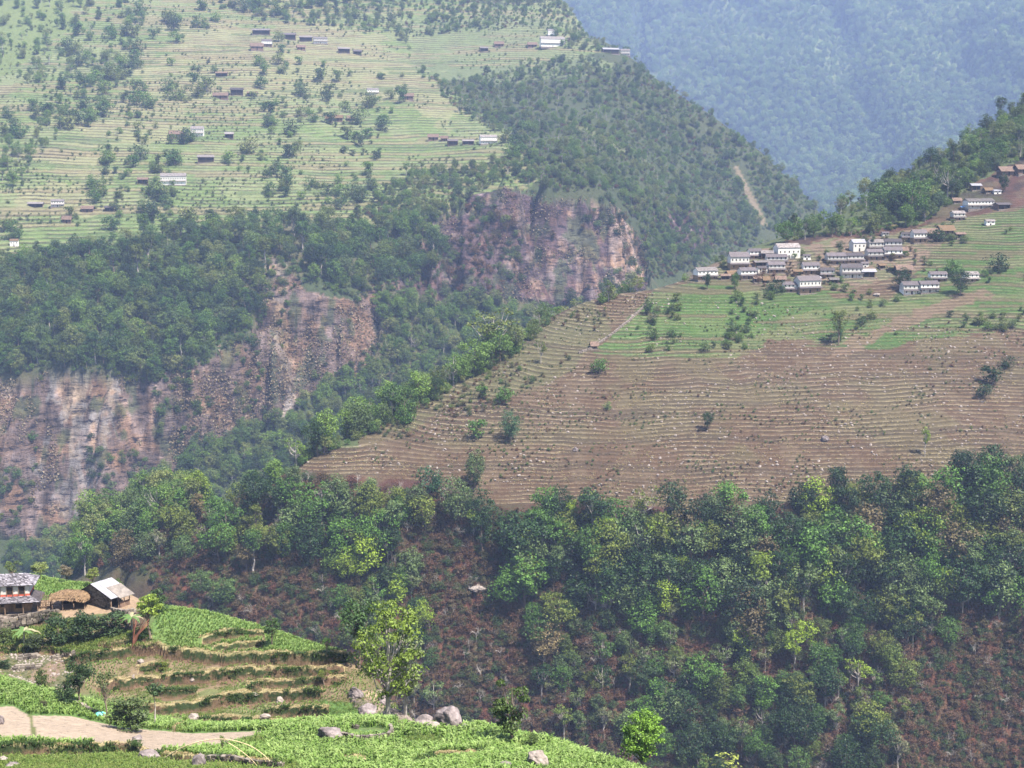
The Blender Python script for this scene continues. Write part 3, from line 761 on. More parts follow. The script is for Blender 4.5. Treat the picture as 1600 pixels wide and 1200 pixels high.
def sample(poly, dx, dy, rng, jitter=0.45, keys='ABCD', only=None, keep=None):
    """points over the ground inside an area traced on the photo -> [(pos, px, py)]"""
    xs = [p[0] for p in poly]; ys = [p[1] for p in poly]; out = []
    gx, gy = np.meshgrid(np.arange(min(xs), max(xs), dx), np.arange(min(ys), max(ys), dy))
    gx = gx + (np.arange(gx.shape[0]) % 2)[:, None] * dx * .5
    gx = gx + rng.uniform(-jitter, jitter, gx.shape) * dx * 1.2; gy = gy + rng.uniform(-jitter, jitter, gy.shape) * dy * 1.2
    ins = inside(gx, gy, poly)
    if keep is not None: ins &= keep(gx, gy)
    for x, y in zip(gx[ins], gy[ins]):
        h = ray(x, y, keys)
        if h is None or (only and h[2] not in only): continue
        out.append((h[0], x, y))
    return out

# ------------------------------------------------------------------ tree kinds
rng = np.random.default_rng(11)
KINDS = {}
for nm, kw in dict(
    broad=[dict(seed=1, h=12, cw=10, n=44, flat=.6, base=.12), dict(seed=2, h=12, cw=8.5, n=36, shape='umbrella', base=.2), dict(seed=3, h=12, cw=9.5, n=46, clump=.15, base=.1), dict(seed=12, h=12, cw=11, n=46, base=.14, clump=.16), dict(seed=14, h=12, cw=7.5, n=40, base=.05, clump=.19, shape='column'), dict(seed=15, h=12, cw=10.5, n=30, base=.22, clump=.15, flat=.5)],
    tall=[dict(seed=4, h=15, cw=7, n=34, base=.42, shape='umbrella', bark='pale_bark'), dict(seed=5, h=15, cw=7.5, n=30, base=.38), dict(seed=6, h=15, cw=6.5, n=34, base=.25, shape='column')],
    bush=[dict(seed=7, h=5, cw=5, n=18, base=.05, ls=.24, per=40, clump=.24), dict(seed=8, h=5, cw=6, n=20, base=.03, ls=.24, per=40, clump=.22), dict(seed=9, h=5, cw=4, n=16, base=.08, ls=.24, per=40, clump=.25)],
    open=[dict(seed=10, h=12, cw=9, n=20, base=.4, clump=.13, per=40, limbs=18, bark='pale_bark'), dict(seed=13, h=12, cw=8, n=18, base=.45, clump=.14, shape='umbrella', limbs=16, bark='pale_bark')]).items():
    KINDS[nm] = [tree_meshes(**k) for k in kw]
def variants(nm, mat, tag_):
    out = []
    for i, (cr, tr) in enumerate(KINDS[nm]):
        c2 = cr.copy(); c2.materials.clear(); c2.materials.append(mat)
        out.append(joined(c2, tr, tag_ + nm + str(i)))
    return out
V_C = variants('broad', LEAF_C, 'c') + variants('tall', LEAF_C, 'c')
LEAF_LIGHT = leaf_mat('slope_foliage', 'random', [(.13,.20,.028),(.08,.145,.022),(.16,.175,.05),(.045,.09,.018),(.11,.18,.025)], .95)
V_L = variants('broad', LEAF_LIGHT, 'l') + variants('bush', LEAF_LIGHT, 'm') + variants('open', LEAF_LIGHT, 'n')
LEAF_FAR = leaf_mat('far_foliage', 'random', [(.16,.24,.06),(.03,.06,.012),(.20,.26,.08),(.05,.10,.02),(.14,.22,.05)], 1.1)  # bright leaf tones carry painted sunlight, dark ones add contrast
V_FAR = variants('broad', LEAF_FAR, 'r')
V_LB = variants('bush', LEAF_LIGHT, 'q')
V_CB = variants('bush', LEAF_FIELD, 'f')
V_CBD = variants('bush', LEAF_C, 'd')
V_SCRUB = variants('bush', LEAF_SCRUB, 's')
V_OPEN = variants('open', LEAF_FIELD, 'o')
BARE = [bare_meshes(31), bare_meshes(32), bare_meshes(33)]
V_BARE = [to_obj(m, 'bare' + str(i)) for i, m in enumerate(BARE)]

def tree(name, kind, pos, h, color, label, cat='tree', group=None, var=None, rz=None, sx=1.0):
    ms = KINDS[kind]; i = random.randrange(len(ms)) if var is None else var % len(ms)
    cr, tr = ms[i]; h0 = {'broad': 12, 'tall': 15, 'bush': 5, 'open': 12}.get(kind, 10)
    s = h / h0
    e = empty(name, pos, random.uniform(0, 6.28) if rz is None else rz, (s*sx, s*sx, s), label, cat, group)
    link('trunk', tr, e)
    c = link('crown', cr, e); c.color = (*color, 1)
    return e
# ------------------------------------------------------------------ far woods and scrub (too many to count)
def pick(pts, lo, hi, seed):
    r = np.random.default_rng(seed)
    yy = np.array([p[0].y for p in pts]); k = np.where(yy > 2680, 1.7, np.where(yy > 1000, yy / ((yy - 1000)/1.5 + 1000), 1.0))
    return [tuple(p[0]) for p in pts], r.uniform(lo, hi, len(pts)) * k
poly_D = [(820,-40),(1700,-40),(1700,300),(1300,345),(1200,330)]
ps = sample(poly_D, 7.6, 5.2, rng, only='D')
p_, s_ = pick(ps, .85, 1.5, 1); scatter('far_forest', p_, s_, V_FAR, 'hazy blue forest covering the farthest mountain')
F1 = [(-60,425),(0,412),(200,385),(330,355),(480,345),(650,365),(700,385),(690,430),(610,445),(560,470),(490,440),(470,410),(420,408),(410,500),(330,560),(235,598),(180,580),(100,574),(0,594),(-60,594)]
ps = sample(F1, 19, 12, rng, only='C')
p_, s_ = pick(ps, 1.05, 1.75, 2); scatter('cliff_top_forest', p_, s_, V_C + V_L[:4], 'dense dark forest along the top of the purple cliffs')
fill = [(-40,430),(200,380),(330,350),(480,340),(650,360),(720,400),(640,470),(600,600),(480,620),(610,520),(600,450),(560,475),(490,450),(430,420),(415,505),(330,566),(235,602),(100,578),(-40,600)]
ps = sample(fill, 9, 6.5, rng, only='C')
p_, s_ = pick(ps, .4, 1.2, 31); scatter('forest_understory', p_, s_, V_CBD + V_LB, 'dense undergrowth beneath and around the cliff top forest')
F2 = [(-40,-30),(260,-30),(215,60),(150,150),(60,250),(30,300),(-40,330)]
ps = sample(F2, 15, 11, rng, only='C', keep=lambda x, y: fbm(x*.012, y*.012, 201) > .42)
p_, s_ = pick(ps, .4, 1.2, 3); scatter('upper_slope_woods', p_, s_, V_L, 'pale green woods on the upper left mountainside')
ps = sample([(640,-30),(1080,-30),(1130,120),(1230,195),(1330,300),(1340,335),(1290,380),(1190,360),(1180,400),(1020,430),(1000,360),(960,300),(870,300),(790,280),(700,330),(640,380),(560,330),(640,270),(760,260),(820,230),(720,180),(650,110),(620,60),(400,30),(300,0),(300,-30)], 9.5, 7.5, rng, only='C',
            keep=lambda x, y: (fbm(x*.02, y*.02, 205) > .30) & ~inside(x, y, [(640,60),(840,40),(880,75),(1000,88),(1000,100),(880,90),(700,130),(640,100)]) & ~inside(x, y, [(1142,255),(1156,255),(1205,352),(1188,356)]))
p_, s_ = pick(ps, .4, 1.0, 4); scatter('flank_woods', p_, s_, V_L + V_C[:2], 'bushy woods on the mountain flank above the ravine')
ps = sample([(-40,440),(-40,60),(300,-20),(620,0),(820,200),(840,280),(640,370),(460,350),(0,430)], 15, 10, rng, only='C',
            keep=lambda x, y: (fbm(x*.016, y*.016, 207, 4) > .57) & (rng.uniform(size=x.shape) < .8))
p_, s_ = pick(ps, .5, 2.4, 5); s_ = .5 + (s_ - .5)**2/1.5; scatter('terrace_thickets', p_, s_, V_LB + V_CBD, 'dark green thickets dotted over the pale terraces')
ps = sample([(-40,440),(-40,60),(300,-20),(620,0),(900,0),(960,90),(700,130),(820,200),(840,280),(640,370),(460,350),(0,430)], 8, 6, rng, only='C',
            keep=lambda x, y: fbm(x*.012, y*.05, 209, 4) > .52)
p_, s_ = pick(ps, .2, .62, 6); scatter('terrace_shrubs', p_, s_, V_CB, 'small green shrubs along the terrace edges')
ps = sample([(620,-30),(1080,-30),(1130,120),(1230,195),(1330,300),(1340,335),(1190,400),(1020,440),(1000,360),(960,300),(870,300),(790,280),(700,330),(640,380),(560,330),(640,270),(760,260),(820,230),(720,180),(650,110)], 6.2, 5.0, rng, only='C', keep=lambda x, y: (fbm(x*.03, y*.03, 241) > .36) & ~inside(x, y, [(640,60),(840,40),(880,75),(1000,88),(1000,100),(880,90),(700,130),(640,100)]) & ~inside(x, y, [(1142,255),(1156,255),(1205,352),(1188,356)]))
p_, s_ = pick(ps, .35, .9, 27); scatter('flank_shrubs', p_, s_, V_LB + V_SCRUB[:1], 'low shrubs between the trees of the mountain flank')
# cliff growth
CL1 = [(-20,600),(100,575),(240,592),(395,512),(425,430),(482,450),(560,470),(600,440),(612,500),(565,600),(480,615),(445,650),(350,700),(200,780),(130,830),(-20,840)]
ps = sample(CL1, 17, 14, rng, only='C', keep=lambda x, y: (fbm(x*.02, y*.008, 211) > .56))
p_, s_ = pick(ps, .6, 1.5, 7); scatter('cliff_bushes', p_, s_, V_CBD, 'dark bushes clinging to the cliff')
ps = sample(CL1, 3.4, 4.4, rng, only='C', keep=lambda x, y: (fbm(x*.014, y*.014, 213)*.6 + fbm(x*.06, y*.03, 214)*.4 > np.where(inside(x, y, [(270,600),(430,520),(560,465),(612,500),(565,600),(470,620),(330,700),(270,690)]), .43, .55)) & ~inside(x, y, [(95,578),(185,580),(190,640),(150,800),(110,800),(80,660)]))
def blades(name, seed, n, h, w, spread, mat, lean=.5, wide=.0):
    r = np.random.default_rng(seed); v = []; f = []
    for i in range(n):
        a = r.uniform(0, 6.28); p = Vector((r.normal()*spread, r.normal()*spread, -0.03*h)); d = Vector((math.cos(a), math.sin(a), 0))
        q = Vector((-d.y, d.x, 0)) * w * r.uniform(.6, 1.3); H = h * r.uniform(.6, 1.15); L = lean * r.uniform(.2, 1.1) * H
        b = len(v)
        m = p + d*L*.35 + Vector((0,0,H*.65)); t = p + d*L + Vector((0,0,H*(1-.35*lean)))
        v += [p-q*.6, p+q*.6, m+q, m-q, t]
        f += [(b, b+1, b+2, b+3), (b+3, b+2, b+4)]
    me = bpy.data.meshes.new(name); me.from_pydata([tuple(x) for x in v], [], f); me.materials.append(mat); me.update()
    return bpy.data.objects.new(name, me)
V_TUFT = [blades('tuft'+str(i), 50+i, 9, 1.7, .42, .35, LEAF_TUFT, .9) for i in range(3)]
p_, s_ = pick(ps, .35, 1.15, 8); scatter('cliff_straw_tufts', p_, s_, V_TUFT, 'straw coloured grass tufts hanging on the cliff')
ps = sample([(610,440),(700,320),(790,290),(870,310),(960,310),(1010,380),(1015,440),(930,465),(860,480),(690,480)], 14, 12, rng, only='C', keep=lambda x, y: fbm(x*.016, y*.012, 215) > .47)
p_, s_ = pick(ps, .6, 1.9, 9); scatter('ravine_bushes', p_, s_, V_CBD + V_SCRUB, 'bushes on the purple ravine wall')
ps = sample([(610,440),(700,320),(790,290),(870,310),(960,310),(1010,380),(1015,440),(930,465),(860,480),(690,480)], 4.5, 5, rng, only='C', keep=lambda x, y: fbm(x*.02, y*.02, 216) > .56)
p_, s_ = pick(ps, .5, 1.0, 9); scatter('ravine_straw_tufts', p_, s_, V_TUFT, 'dry grass tufts on the ravine wall')
# gorge woods between the cliffs and the ridge
G1 = [(590,470),(700,480),(760,470),(850,500),(900,480),(1015,445),(930,480),(900,470),(800,560),(640,650),(480,725),(420,770),(300,810),(60,930),(0,880),(100,830),(200,780),(330,700),(440,660),(500,610),(600,580)]
ps = sample(G1, 15, 10, rng, only='BC')
p_, s_ = pick(ps, .7, 1.5, 10); scatter('gorge_woods', p_, s_, V_L + V_C[:2], 'mixed green woods filling the gorge below the cliffs')
ps = sample(G1, 9, 6.5, rng, only='BC')
p_, s_ = pick(ps, .35, 1.0, 32); scatter('gorge_undergrowth', p_, s_, V_LB + V_CBD, 'green undergrowth between the trees of the gorge')
# behind the edge of the ridge
edge = [(300,770,590),(400,740,582),(470,716,578),(560,665,605),(650,620,640),(760,560,668),(850,500,705),(920,472,722),(1010,455,725),(1090,436,728)]
pp = []; ss = []
for i in range(len(edge)-1):
    a = P(*edge[i]); b = P(*edge[i+1])
    for _ in range(26 if i < 7 else 8):
        t = rng.uniform(); q = a.lerp(b, t); off = rng.uniform(3, 60)
        x = q.x - off*.85; y = q.y + off*.5
        g = drop(x, y, 'B'); pp.append(tuple(g)); ss.append(rng.uniform(.55, .95) + off*.006)
scatter('ridge_back_woods', pp, ss, V_L + V_C[:2], 'green woods rising from behind the left edge of the ridge')
# slope behind the village
U1 = [(1085,425),(1130,395),(1200,372),(1230,380),(1290,370),(1340,372),(1380,362),(1440,352),(1490,318),(1520,290),(1560,262),(1700,230),(1700,60),(1600,145),(1500,210),(1400,270),(1290,335),(1200,370)]
ps = sample(U1, 14, 8.5, rng, only='B', keep=lambda x, y: ~inside(x, y, [(1290,345),(1350,325),(1380,350),(1330,368)]))
p_, s_ = pick(ps, .55, 1.15, 12); scatter('ridge_top_woods', p_, s_, V_L + V_C + V_OPEN[:1], 'green woods on the ridge above the village')
ps = sample(U1, 8, 5.5, rng, only='B')
p_, s_ = pick(ps, .25, .75, 33); scatter('ridge_top_shrubs', p_, s_, V_LB + V_CBD, 'shrubs under the trees behind the village')
# undergrowth on the wooded slope and bare slope
S1 = [(120,880),(160,800),(300,770),(460,745),(700,775),(800,800),(1100,805),(1400,795),(1640,760),(1640,1230),(560,1230),(560,1120),(640,1100),(560,1030),(400,985),(260,950),(230,900)]
ps = sample(S1, 8, 6.5, rng, only='B')
p_, s_ = pick(ps, .2, .95, 13); s_ = .22 + s_**2*.75; scatter('slope_undergrowth', p_, s_, V_SCRUB, 'reddish brown and dull green scrub on the steep slope')
ps = sample(S1, 34, 24, rng, only='B', keep=lambda x, y: fbm(x*.01, y*.01, 221) > .5)
p_, s_ = pick(ps, .5, 1.2, 14); scatter('leafless_scrub', p_, s_, V_BARE, 'bare grey branches among the scrub')
# field weeds, stones and stubble
BF = [(470,725),(560,665),(760,545),(925,475),(1010,455),(1640,520),(1640,745),(1400,775),(1100,785),(900,775),(700,755)]
ps = sample(BF, 8, 5, rng, only='B', keep=lambda x, y: fbm(x*.02, y*.08, 223) > .56)
p_, s_ = pick(ps, .05, .36, 15); s_ = .07 + s_**2*1.6; scatter('field_weeds', p_, s_, V_CB + V_SCRUB, 'low weeds and bushes along the brown terraces')
ps = sample([(560,668),(760,545),(925,475),(960,500),(860,590),(740,650),(620,690)], 9, 6, rng, only='B', keep=lambda x, y: fbm(x*.02, y*.03, 224) > .45)
p_, s_ = pick(ps, .15, .5, 25); scatter('field_edge_scrub', p_, s_, V_CB + V_SCRUB, 'olive scrub along the upper left edge of the brown field')
def rock_mesh(seed, sx, sy, sz, mat, sub=3, rough=.35):
    import bmesh
    bm = bmesh.new(); bmesh.ops.create_icosphere(bm, subdivisions=sub, radius=1.0)
    me = bpy.data.meshes.new('rock'); bm.to_mesh(me); bm.free()
    v = np.empty(len(me.vertices)*3); me.vertices.foreach_get('co', v); v = v.reshape(-1, 3)
    r = np.random.default_rng(seed)
    for _ in range(9):                           # flat broken faces
        d = r.normal(size=3); d /= np.linalg.norm(d); t = r.uniform(.55, .9)
        q = v @ d - t; v = v - np.outer(np.maximum(q, 0), d) * .95
    nz = fbm(v[:,0]*2.3+seed+v[:,2]*1.3, v[:,1]*2.3+v[:,2]*2, seed, 5) - .5
    v = v * (1 + nz[:, None]*rough) * np.array([sx, sy, sz])
    me.vertices.foreach_set('co', v.astype(np.float32).ravel()); me.materials.append(mat); me.update()
    return me
V_STONE = [to_obj(rock_mesh(60+i, .8, .7, .55, M['pale_rock'], 1), 'stone'+str(i)) for i in range(4)]
ps = sample(BF, 10, 7, rng, only='B', keep=lambda x, y: fbm(x*.02, y*.02, 225) > .47)
p_, s_ = pick(ps, .15, 1.0, 16); s_ = .2 + s_**3; scatter('field_stones', p_, s_, V_STONE, 'pale stones littering the brown terraces')
V_WISP = [blades('wisp'+str(i), 150+i, 12, .9, .12, .5, LEAF_STRAW, .9) for i in range(3)]
ps = sample(BF, 5.5, 4.0, rng, only='B', keep=lambda x, y: (fbm(x*.02, y*.06, 243) > .47) & (fbm(x*.12, y*.3, 244) > .5))
p_, s_ = pick(ps, .2, .8, 28); scatter('field_dry_grass', p_, s_, V_WISP, 'wisps of dry grass over the brown terraces')
VG = [(1090,445),(1240,455),(1400,455),(1440,420),(1480,360),(1640,330),(1640,515),(1300,535),(1150,555),(940,550)]
ps = sample(VG, 17, 10, rng, only='B', keep=lambda x, y: fbm(x*.02, y*.03, 227) > .55)
p_, s_ = pick(ps, .3, 1.1, 17); scatter('village_shrubs', p_, s_, V_CB + V_CBD, 'shrubs between the green village terraces')
ps = sample([(1080,440),(1130,400),(1260,385),(1400,370),(1500,340),(1480,420),(1340,450),(1250,458),(1140,440)], 14, 8, rng, only='B', keep=lambda x, y: fbm(x*.03, y*.03, 229) > .5)
p_, s_ = pick(ps, .25, .8, 18); scatter('village_garden_shrubs', p_, s_, V_CB + V_SCRUB, 'small garden shrubs between the village houses')

# ------------------------------------------------------------------ the counted forest of the middle slope
TONES = {'dark green': DARK, 'green': MIDG, 'grey green': GREYG, 'olive green': OLIVE, 'yellow green': YELG, 'dull brown': BRN}
cand = []
MB1 = [(800,820),(900,815),(1100,822),(1250,812),(1400,800),(1500,775),(1640,765),(1640,985),(1500,965),(1380,1000),(1250,990),(1150,1010),(1050,965),(960,985),(880,950),(790,975)]
for p, x, y in sample(MB1, 34, 23, rng, only='B'): cand.append((p, x, y, rng.uniform(14.5, 24)))
MB2 = [(120,900),(160,830),(260,800),(360,790),(480,785),(620,795),(720,810),(790,840),(760,890),(640,920),(500,900),(380,900),(240,880),(150,900)]
for p, x, y in sample([(230,900),(400,920),(640,930),(760,900),(740,1040),(560,1090),(420,985),(260,950)], 34, 26, rng, only='B', keep=lambda a, b: (fbm(a*.012, b*.012, 237) > .42)): cand.append((p, x, y, rng.uniform(7, 13)))
for p, x, y in sample(MB2, 34, 22, rng, only='B', keep=lambda a, b: (fbm(a*.012, b*.012, 231) > .33)): cand.append((p, x, y, rng.uniform(12, 20)))
MB3 = [(520,985),(700,900),(790,960),(1050,960),(1260,985),(1500,950),(1640,970),(1640,1230),(700,1230),(620,1080)]
for p, x, y in sample(MB3, 36, 25, rng, only='B', keep=lambda a, b: (fbm(a*.011, b*.006, 233) > .33) & ~inside(a, b, [(1440,960),(1640,1000),(1640,1230),(1400,1230)])): cand.append((p, x, y, rng.uniform(7.5, 17)))
for x, y, h in [(1030,1120,17),(1480,1010,12),(1300,1050,11),(985,1030,10),(1340,1080,14),(1390,1060,13),(1240,1090,11),(960,890,16),(1160,900,17),(780,1010,11),(740,1070,12),(630,935,13),(660,830,15),(1415,980,14)]:
    g = ray(x, y, 'B'); cand.append((g[0], x, y, h))
cand = [c for c in cand if not inside(np.array([c[1]]), np.array([c[2]]), [(640,840),(730,835),(800,960),(850,1200),(760,1230),(690,1080),(650,960)])[0]]
cand = [c for c in cand if -15 < c[1] < 1615]
cand.sort(key=lambda c: -c[3] + (0.004 * (c[2] - 900)))
rest = cand[300:]; cand = cand[:300]
scatter('smaller_forest_trees', [tuple(c[0]) for c in rest], [c[3] / 12.0 for c in rest], V_C[:4] + V_OPEN, 'smaller trees standing between the larger ones on the wooded slope')
band_names = [(0, 785, 'top row under the brown terraces'), (785, 815, 'second row of the wood'), (815, 845, 'third row of the wood'), (845, 880, 'middle row of the wood'),
              (880, 915, 'fifth row of the wood'), (915, 960, 'lowest dense row'), (960, 1020, 'sparse row below the wood'), (1020, 1090, 'halfway row on the gullies'), (1090, 1400, 'bottom row on the gullies')]
def nth(i):
    return str(i) + ('th' if 10 <= i % 100 <= 20 else {1: 'st', 2: 'nd', 3: 'rd'}.get(i % 10, 'th'))
print('forest trees', len(cand))
for lo, hi, where in band_names:
    row = sorted([c for c in cand if lo <= c[2] < hi], key=lambda c: c[1])
    i = 0
    for p, x, y, h in row:
        if not (-15 < x < 1615) : continue
        i += 1
        tn = random.choices(list(TONES), [9, 4, 4, 4, 1.2, .8] if x > 800 else [3, 5, 4, 4, 2, 1])[0]
        kd = random.choices(['broad', 'tall', 'open'], [6, 3, .7])[0]
        if y > 960: kd = random.choice(['broad', 'broad', 'open'])
        form = {'broad': 'broad', 'tall': 'tall', 'open': 'thin crowned'}[kd]
        c = np.array(TONES[tn]) * random.uniform(.75, 1.35)
        tree('forest_tree', kd, p - Vector((0, 0, .3)), h, tuple(c), f'{tn} {form} tree, {nth(i)} from the left, {where}', 'tree', 'trees of the wood below the brown terraces', sx=random.uniform(.85, 1.15))
# single trees on the brown field and around the village
def one(name, kind, px, py, hpx, tone, label, cat='tree', keys='B', var=None, sx=1.0, group=None):
    g = ray(px, py, keys)
    if g is None: print('MISS', px, py); return
    Y = g[0].y; h = hpx * Y / F / math.cos(PITCH)
    c = TONES.get(tone, tone)
    return tree(name, kind, g[0] - Vector((0, 0, .15)), h, c, label, cat, group, var, sx=sx)
for a in [
 ('field_tree','bush',745,687,38,'green','round dense green tree left of its taller neighbour in the brown field',2,.9),
 ('field_tree','broad',798,690,52,(0.06,0.13,0.05),'tall dense green tree with a short trunk in the brown field',0,.8),
 ('field_tree','broad',1105,672,30,'dark green','small dark umbrella shaped tree alone in the middle of the brown field',1,.95),
 ('field_tree','open',845,568,42,'olive green','thin olive tree on the left upper part of the brown field',0,.7),
 ('field_tree','bush',936,584,28,'green','small green tree below the left corner of the green terraces',0,1),
 ('field_tree','bush',632,662,30,'green','round green tree at the left edge of the brown field',1,1),
 ('field_tree','broad',602,662,34,'grey green','pale tree at the left edge of the brown field beside a round one',0,.8),
 ('field_tree','bush',754,622,24,'green','left one of two green bushes on the upper left of the field',2,1),
 ('field_tree','bush',788,630,28,'green','right one of two green bushes on the upper left of the field',0,1),
 ('field_tree','bush',950,640,14,(0.14,0.2,0.05),'tiny bright bush in the centre left of the brown field',1,1),
 ('field_tree','open',1445,713,48,'yellow green','yellow green airy bush on a dark rock at the right of the brown field',1,.6),
 ('field_tree','broad',742,768,70,'grey green','grey green tree standing on the lower left edge of the brown field',2,.7),
 ('field_tree','bush',672,770,44,(0.04,0.10,0.035),'dark glossy round tree below the lower left edge of the brown field',1,.85),
 ('field_tree','bush',1550,600,34,'dark green','dark bush beside the right margin of the brown field',2,1.1),
 ('field_tree','bush',1537,622,26,'dark green','lower dark bush near the right margin of the brown field',0,1),
 ('field_tree','bush',1575,575,20,'dark green','highest dark bush near the right margin of the brown field',1,1),
 ('field_tree','tall',1310,538,58,'olive green','feathery bamboo like clump below the middle of the village',1,.9),
 ('village_tree','broad',1410,452,36,'dark green','dark round tree right of the twin white houses',0,1),
 ('village_tree','broad',1500,462,44,'dark green','dark tree beside the small house at the right of the village',3,.8),
 ('village_tree','bush',1487,430,26,'green','green bush between two white houses right of the village',0,1),
 ('village_tree','broad',1105,452,26,'dark green','dark tree in front of the leftmost village house',1,.8),
 ('village_tree','bush',1212,458,22,'dark green','dark bush in front of the centre left village houses',1,1.2),
 ('village_tree','broad',1148,452,28,'green','green tree under the orange thatched roof',2,.7),
 ('village_tree','bush',1465,378,22,'dark green','dark bush below the thatched house high in the village',0,1.1),
 ('village_tree','broad',1375,340,56,(0.10,0.18,0.04),'large bright tree left of the grove above the village',0,1),
 ('village_tree','broad',1425,338,60,'green','large green tree in the grove above the village',3,1),
 ('village_tree','broad',1400,345,50,'dark green','dark tree in the middle of the grove above the village',1,1),
 ('village_tree','open',1480,312,56,'grey green','pale grey green tree right of the grove above the village',0,1),
 ('village_tree','broad',1568,300,30,'dark green','dark tree below the pinkish thatched house at the right edge',2,.8),
 ('village_tree','broad',1545,262,36,'green','green tree left of the pinkish thatched house at the right edge',0,.9),
 ('village_tree','bush',1560,425,30,'dark green','dark bush among the terraces near the right edge',1,1),
 ('village_tree','open',1362,392,30,'grey green','leafless looking grey tree between the white house and the stacked roofs',1,.6),
 ('ridge_tree','broad',1012,492,24,'dark green','dark tree at the upper corner of the field wall',0,.8),
 ('ridge_tree','open',770,560,84,'olive green','large rounded olive tree rising behind the left edge of the ridge',0,1.3),
 ]:
    one(a[0], a[1], a[2], a[3], a[4], a[5], a[6], var=a[7], sx=a[8], keys='B' if a[0] != 'ridge_tree' or a[2] > 900 else 'BC')
# ------------------------------------------------------------------ village houses
WIN_ME = {}
def window_mesh(w, h, key):
    k = (round(w, 1), round(h, 1), key)
    if k not in WIN_ME:
        WIN_ME[k] = MB().box(-w/2, w/2, -0.04, 0.05, 0, h).mesh('window', M['dark'])
    return WIN_ME[k]
def gable_roof(w, d, z, rise, over, mat, parent, name='roof', y0=0.0, x0=None, sag=0):
    mb = MB(); a = -w/2 - over; b = w/2 + over; y1 = y0 + d
    dz = rise * over / (d/2)
    mb.slab((a, y0-over, z-dz), (b, y0-over, z-dz), (b, y0+d/2, z+rise), (a, y0+d/2, z+rise), .16)
    mb.slab((a, y0+d/2, z+rise+.003), (b, y0+d/2, z+rise+.003), (b, y1+over, z-dz+.003), (a, y1+over, z-dz+.003), .16)
    return mb.build(name, mat, parent)
def house(px, py, wpx, hpx, style, label, cat='house', keys='B', roof=None, rot=None, group='houses of the hillside village', name='village_house'):
    g = ray(px, py, keys)
    if g is None: print('MISS house', px, py); return
    p = g[0]; s = F / p.y
    if keys == 'B' and wpx > 10: wpx *= 1.0; hpx *= 1.12
    if keys == 'C': wpx *= .88; hpx *= 1.3
    w = wpx / s; H = hpx / s; d = min(6.0, max(2.6, w * .6))
    # keep the front wall on its own small levelled plot
    e = empty(name, p + Vector((0, 0, 0.0)), math.radians((random.uniform(-2, 20)) if rot is None else rot), 1.0, label, cat, group)
    rise = H * .24; wh = H - rise
    MB().box(-w/2-.5, w/2+.5, -1.2, d+.3, -2.6, -.02).build('stone_base', M['stone'], e)
    def gables(z, mat, nm='gable', y0=0.0, dd=None, r=None):
        dd = dd or d; r = r or rise; mb = MB()
        for x in (-w/2, w/2-.25):
            mb.poly([(x, y0, z), (x+.25, y0, z), (x+.25, y0+dd, z), (x, y0+dd, z), (x, y0+dd/2, z+r-.17), (x+.25, y0+dd/2, z+r-.17)], [(0,3,2,1),(0,1,5,4),(1,2,5),(2,3,4,5),(3,0,4)])
        mb.build(nm, mat, e)
    if style in ('two', 'twow'):
        lh = wh * .46
        MB().box(-w/2, w/2, 0, d, 0, lh).build('lower_wall', M['ochre' if style == 'two' else 'white'], e)
        MB().box(-w/2+.02, w/2-.02, .02, d-.02, lh, wh).build('upper_wall', M['white'], e)
        gables(wh, M['white'])
        MB().slab((-w/2-.5, -1.25, lh-.3), (w/2+.5, -1.25, lh-.3), (w/2+.3, .05, lh+.45), (-w/2-.3, .05, lh+.45), .12).build('veranda_roof', M[roof or 'slate'], e)
        for i in range(4):
            x = -w/2 + w*i/3; MB().box(x-.07, x+.07, -1.15, -1.0, -.1, lh-.35).build('post', M['wood'], e)
        MB().box(-.5, .4, -.03, .05, 0, min(1.7, lh*.8)).build('door', M['dark'], e)
        n = max(2, int(round(w/2.2)))
        for i in range(n):
            x = -w/2 + w*(i+.5)/n
            o = link('window', window_mesh(.62, min(1.0, (wh-lh)*.5), 'w'), e); o.location = (x, 0, lh + (wh-lh)*.38)
        for i in (-.33, .33):
            o = link('window', window_mesh(.7, min(.8, lh*.4), 'w'), e); o.location = (w*i, 0, lh*.35)
        gable_roof(w, d, wh, rise, .32, M[roof or 'slate'], e)
    elif style == 'white':
        MB().box(-w/2, w/2, 0, d, 0, wh).build('wall', M['white'], e); gables(wh, M['white'])
        n = max(2, int(round(w/2.4)))
        for i in range(n):
            x = -w/2 + w*(i+.5)/n
            o = link('window', window_mesh(.7, min(1.1, wh*.35), 'w'), e); o.location = (x, 0, wh*.5)
        MB().box(-.5, .4, -.03, .05, 0, min(1.8, wh*.42)).build('door', M['dark'], e)
        gable_roof(w, d, wh, rise, .3, M[roof or 'slate_pale'], e)
    elif style == 'thatch':
        rise = H*.38; wh = H - rise
        MB().box(-w/2+.3, w/2-.3, .3, d-.3, 0, wh+.1).build('wall', M['brownwall'], e)
        MB().box(-.6, .6, .26, .32, 0, wh*.85).build('doorway', M['dark'], e)
        for i in (-.32, .34):
            o = link('window', window_mesh(.7, wh*.35, 'w'), e); o.location = (w*i, .28, wh*.42)
        gable_roof(w, d, wh, rise, .7, M[roof or 'thatch'], e)
    elif style == 'shed':
        MB().box(-w/2+.2, w/2-.2, .9, d-.2, 0, wh).build('wall', M['brownwall'], e)
        MB().box(-w/2+.5, w/2-.5, .85, .92, .1, wh*.85).build('shade_panel', M['dark'], e)  # near-black panel painted in for the shade inside the open front
        for x in (-w/2+.1, 0, w/2-.1): MB().box(x-.07, x+.07, 0, .14, -.2, wh).build('post', M['wood'], e)
        gable_roof(w, d, wh, H*.25, .45, M[roof or 'metal'], e)
    return e
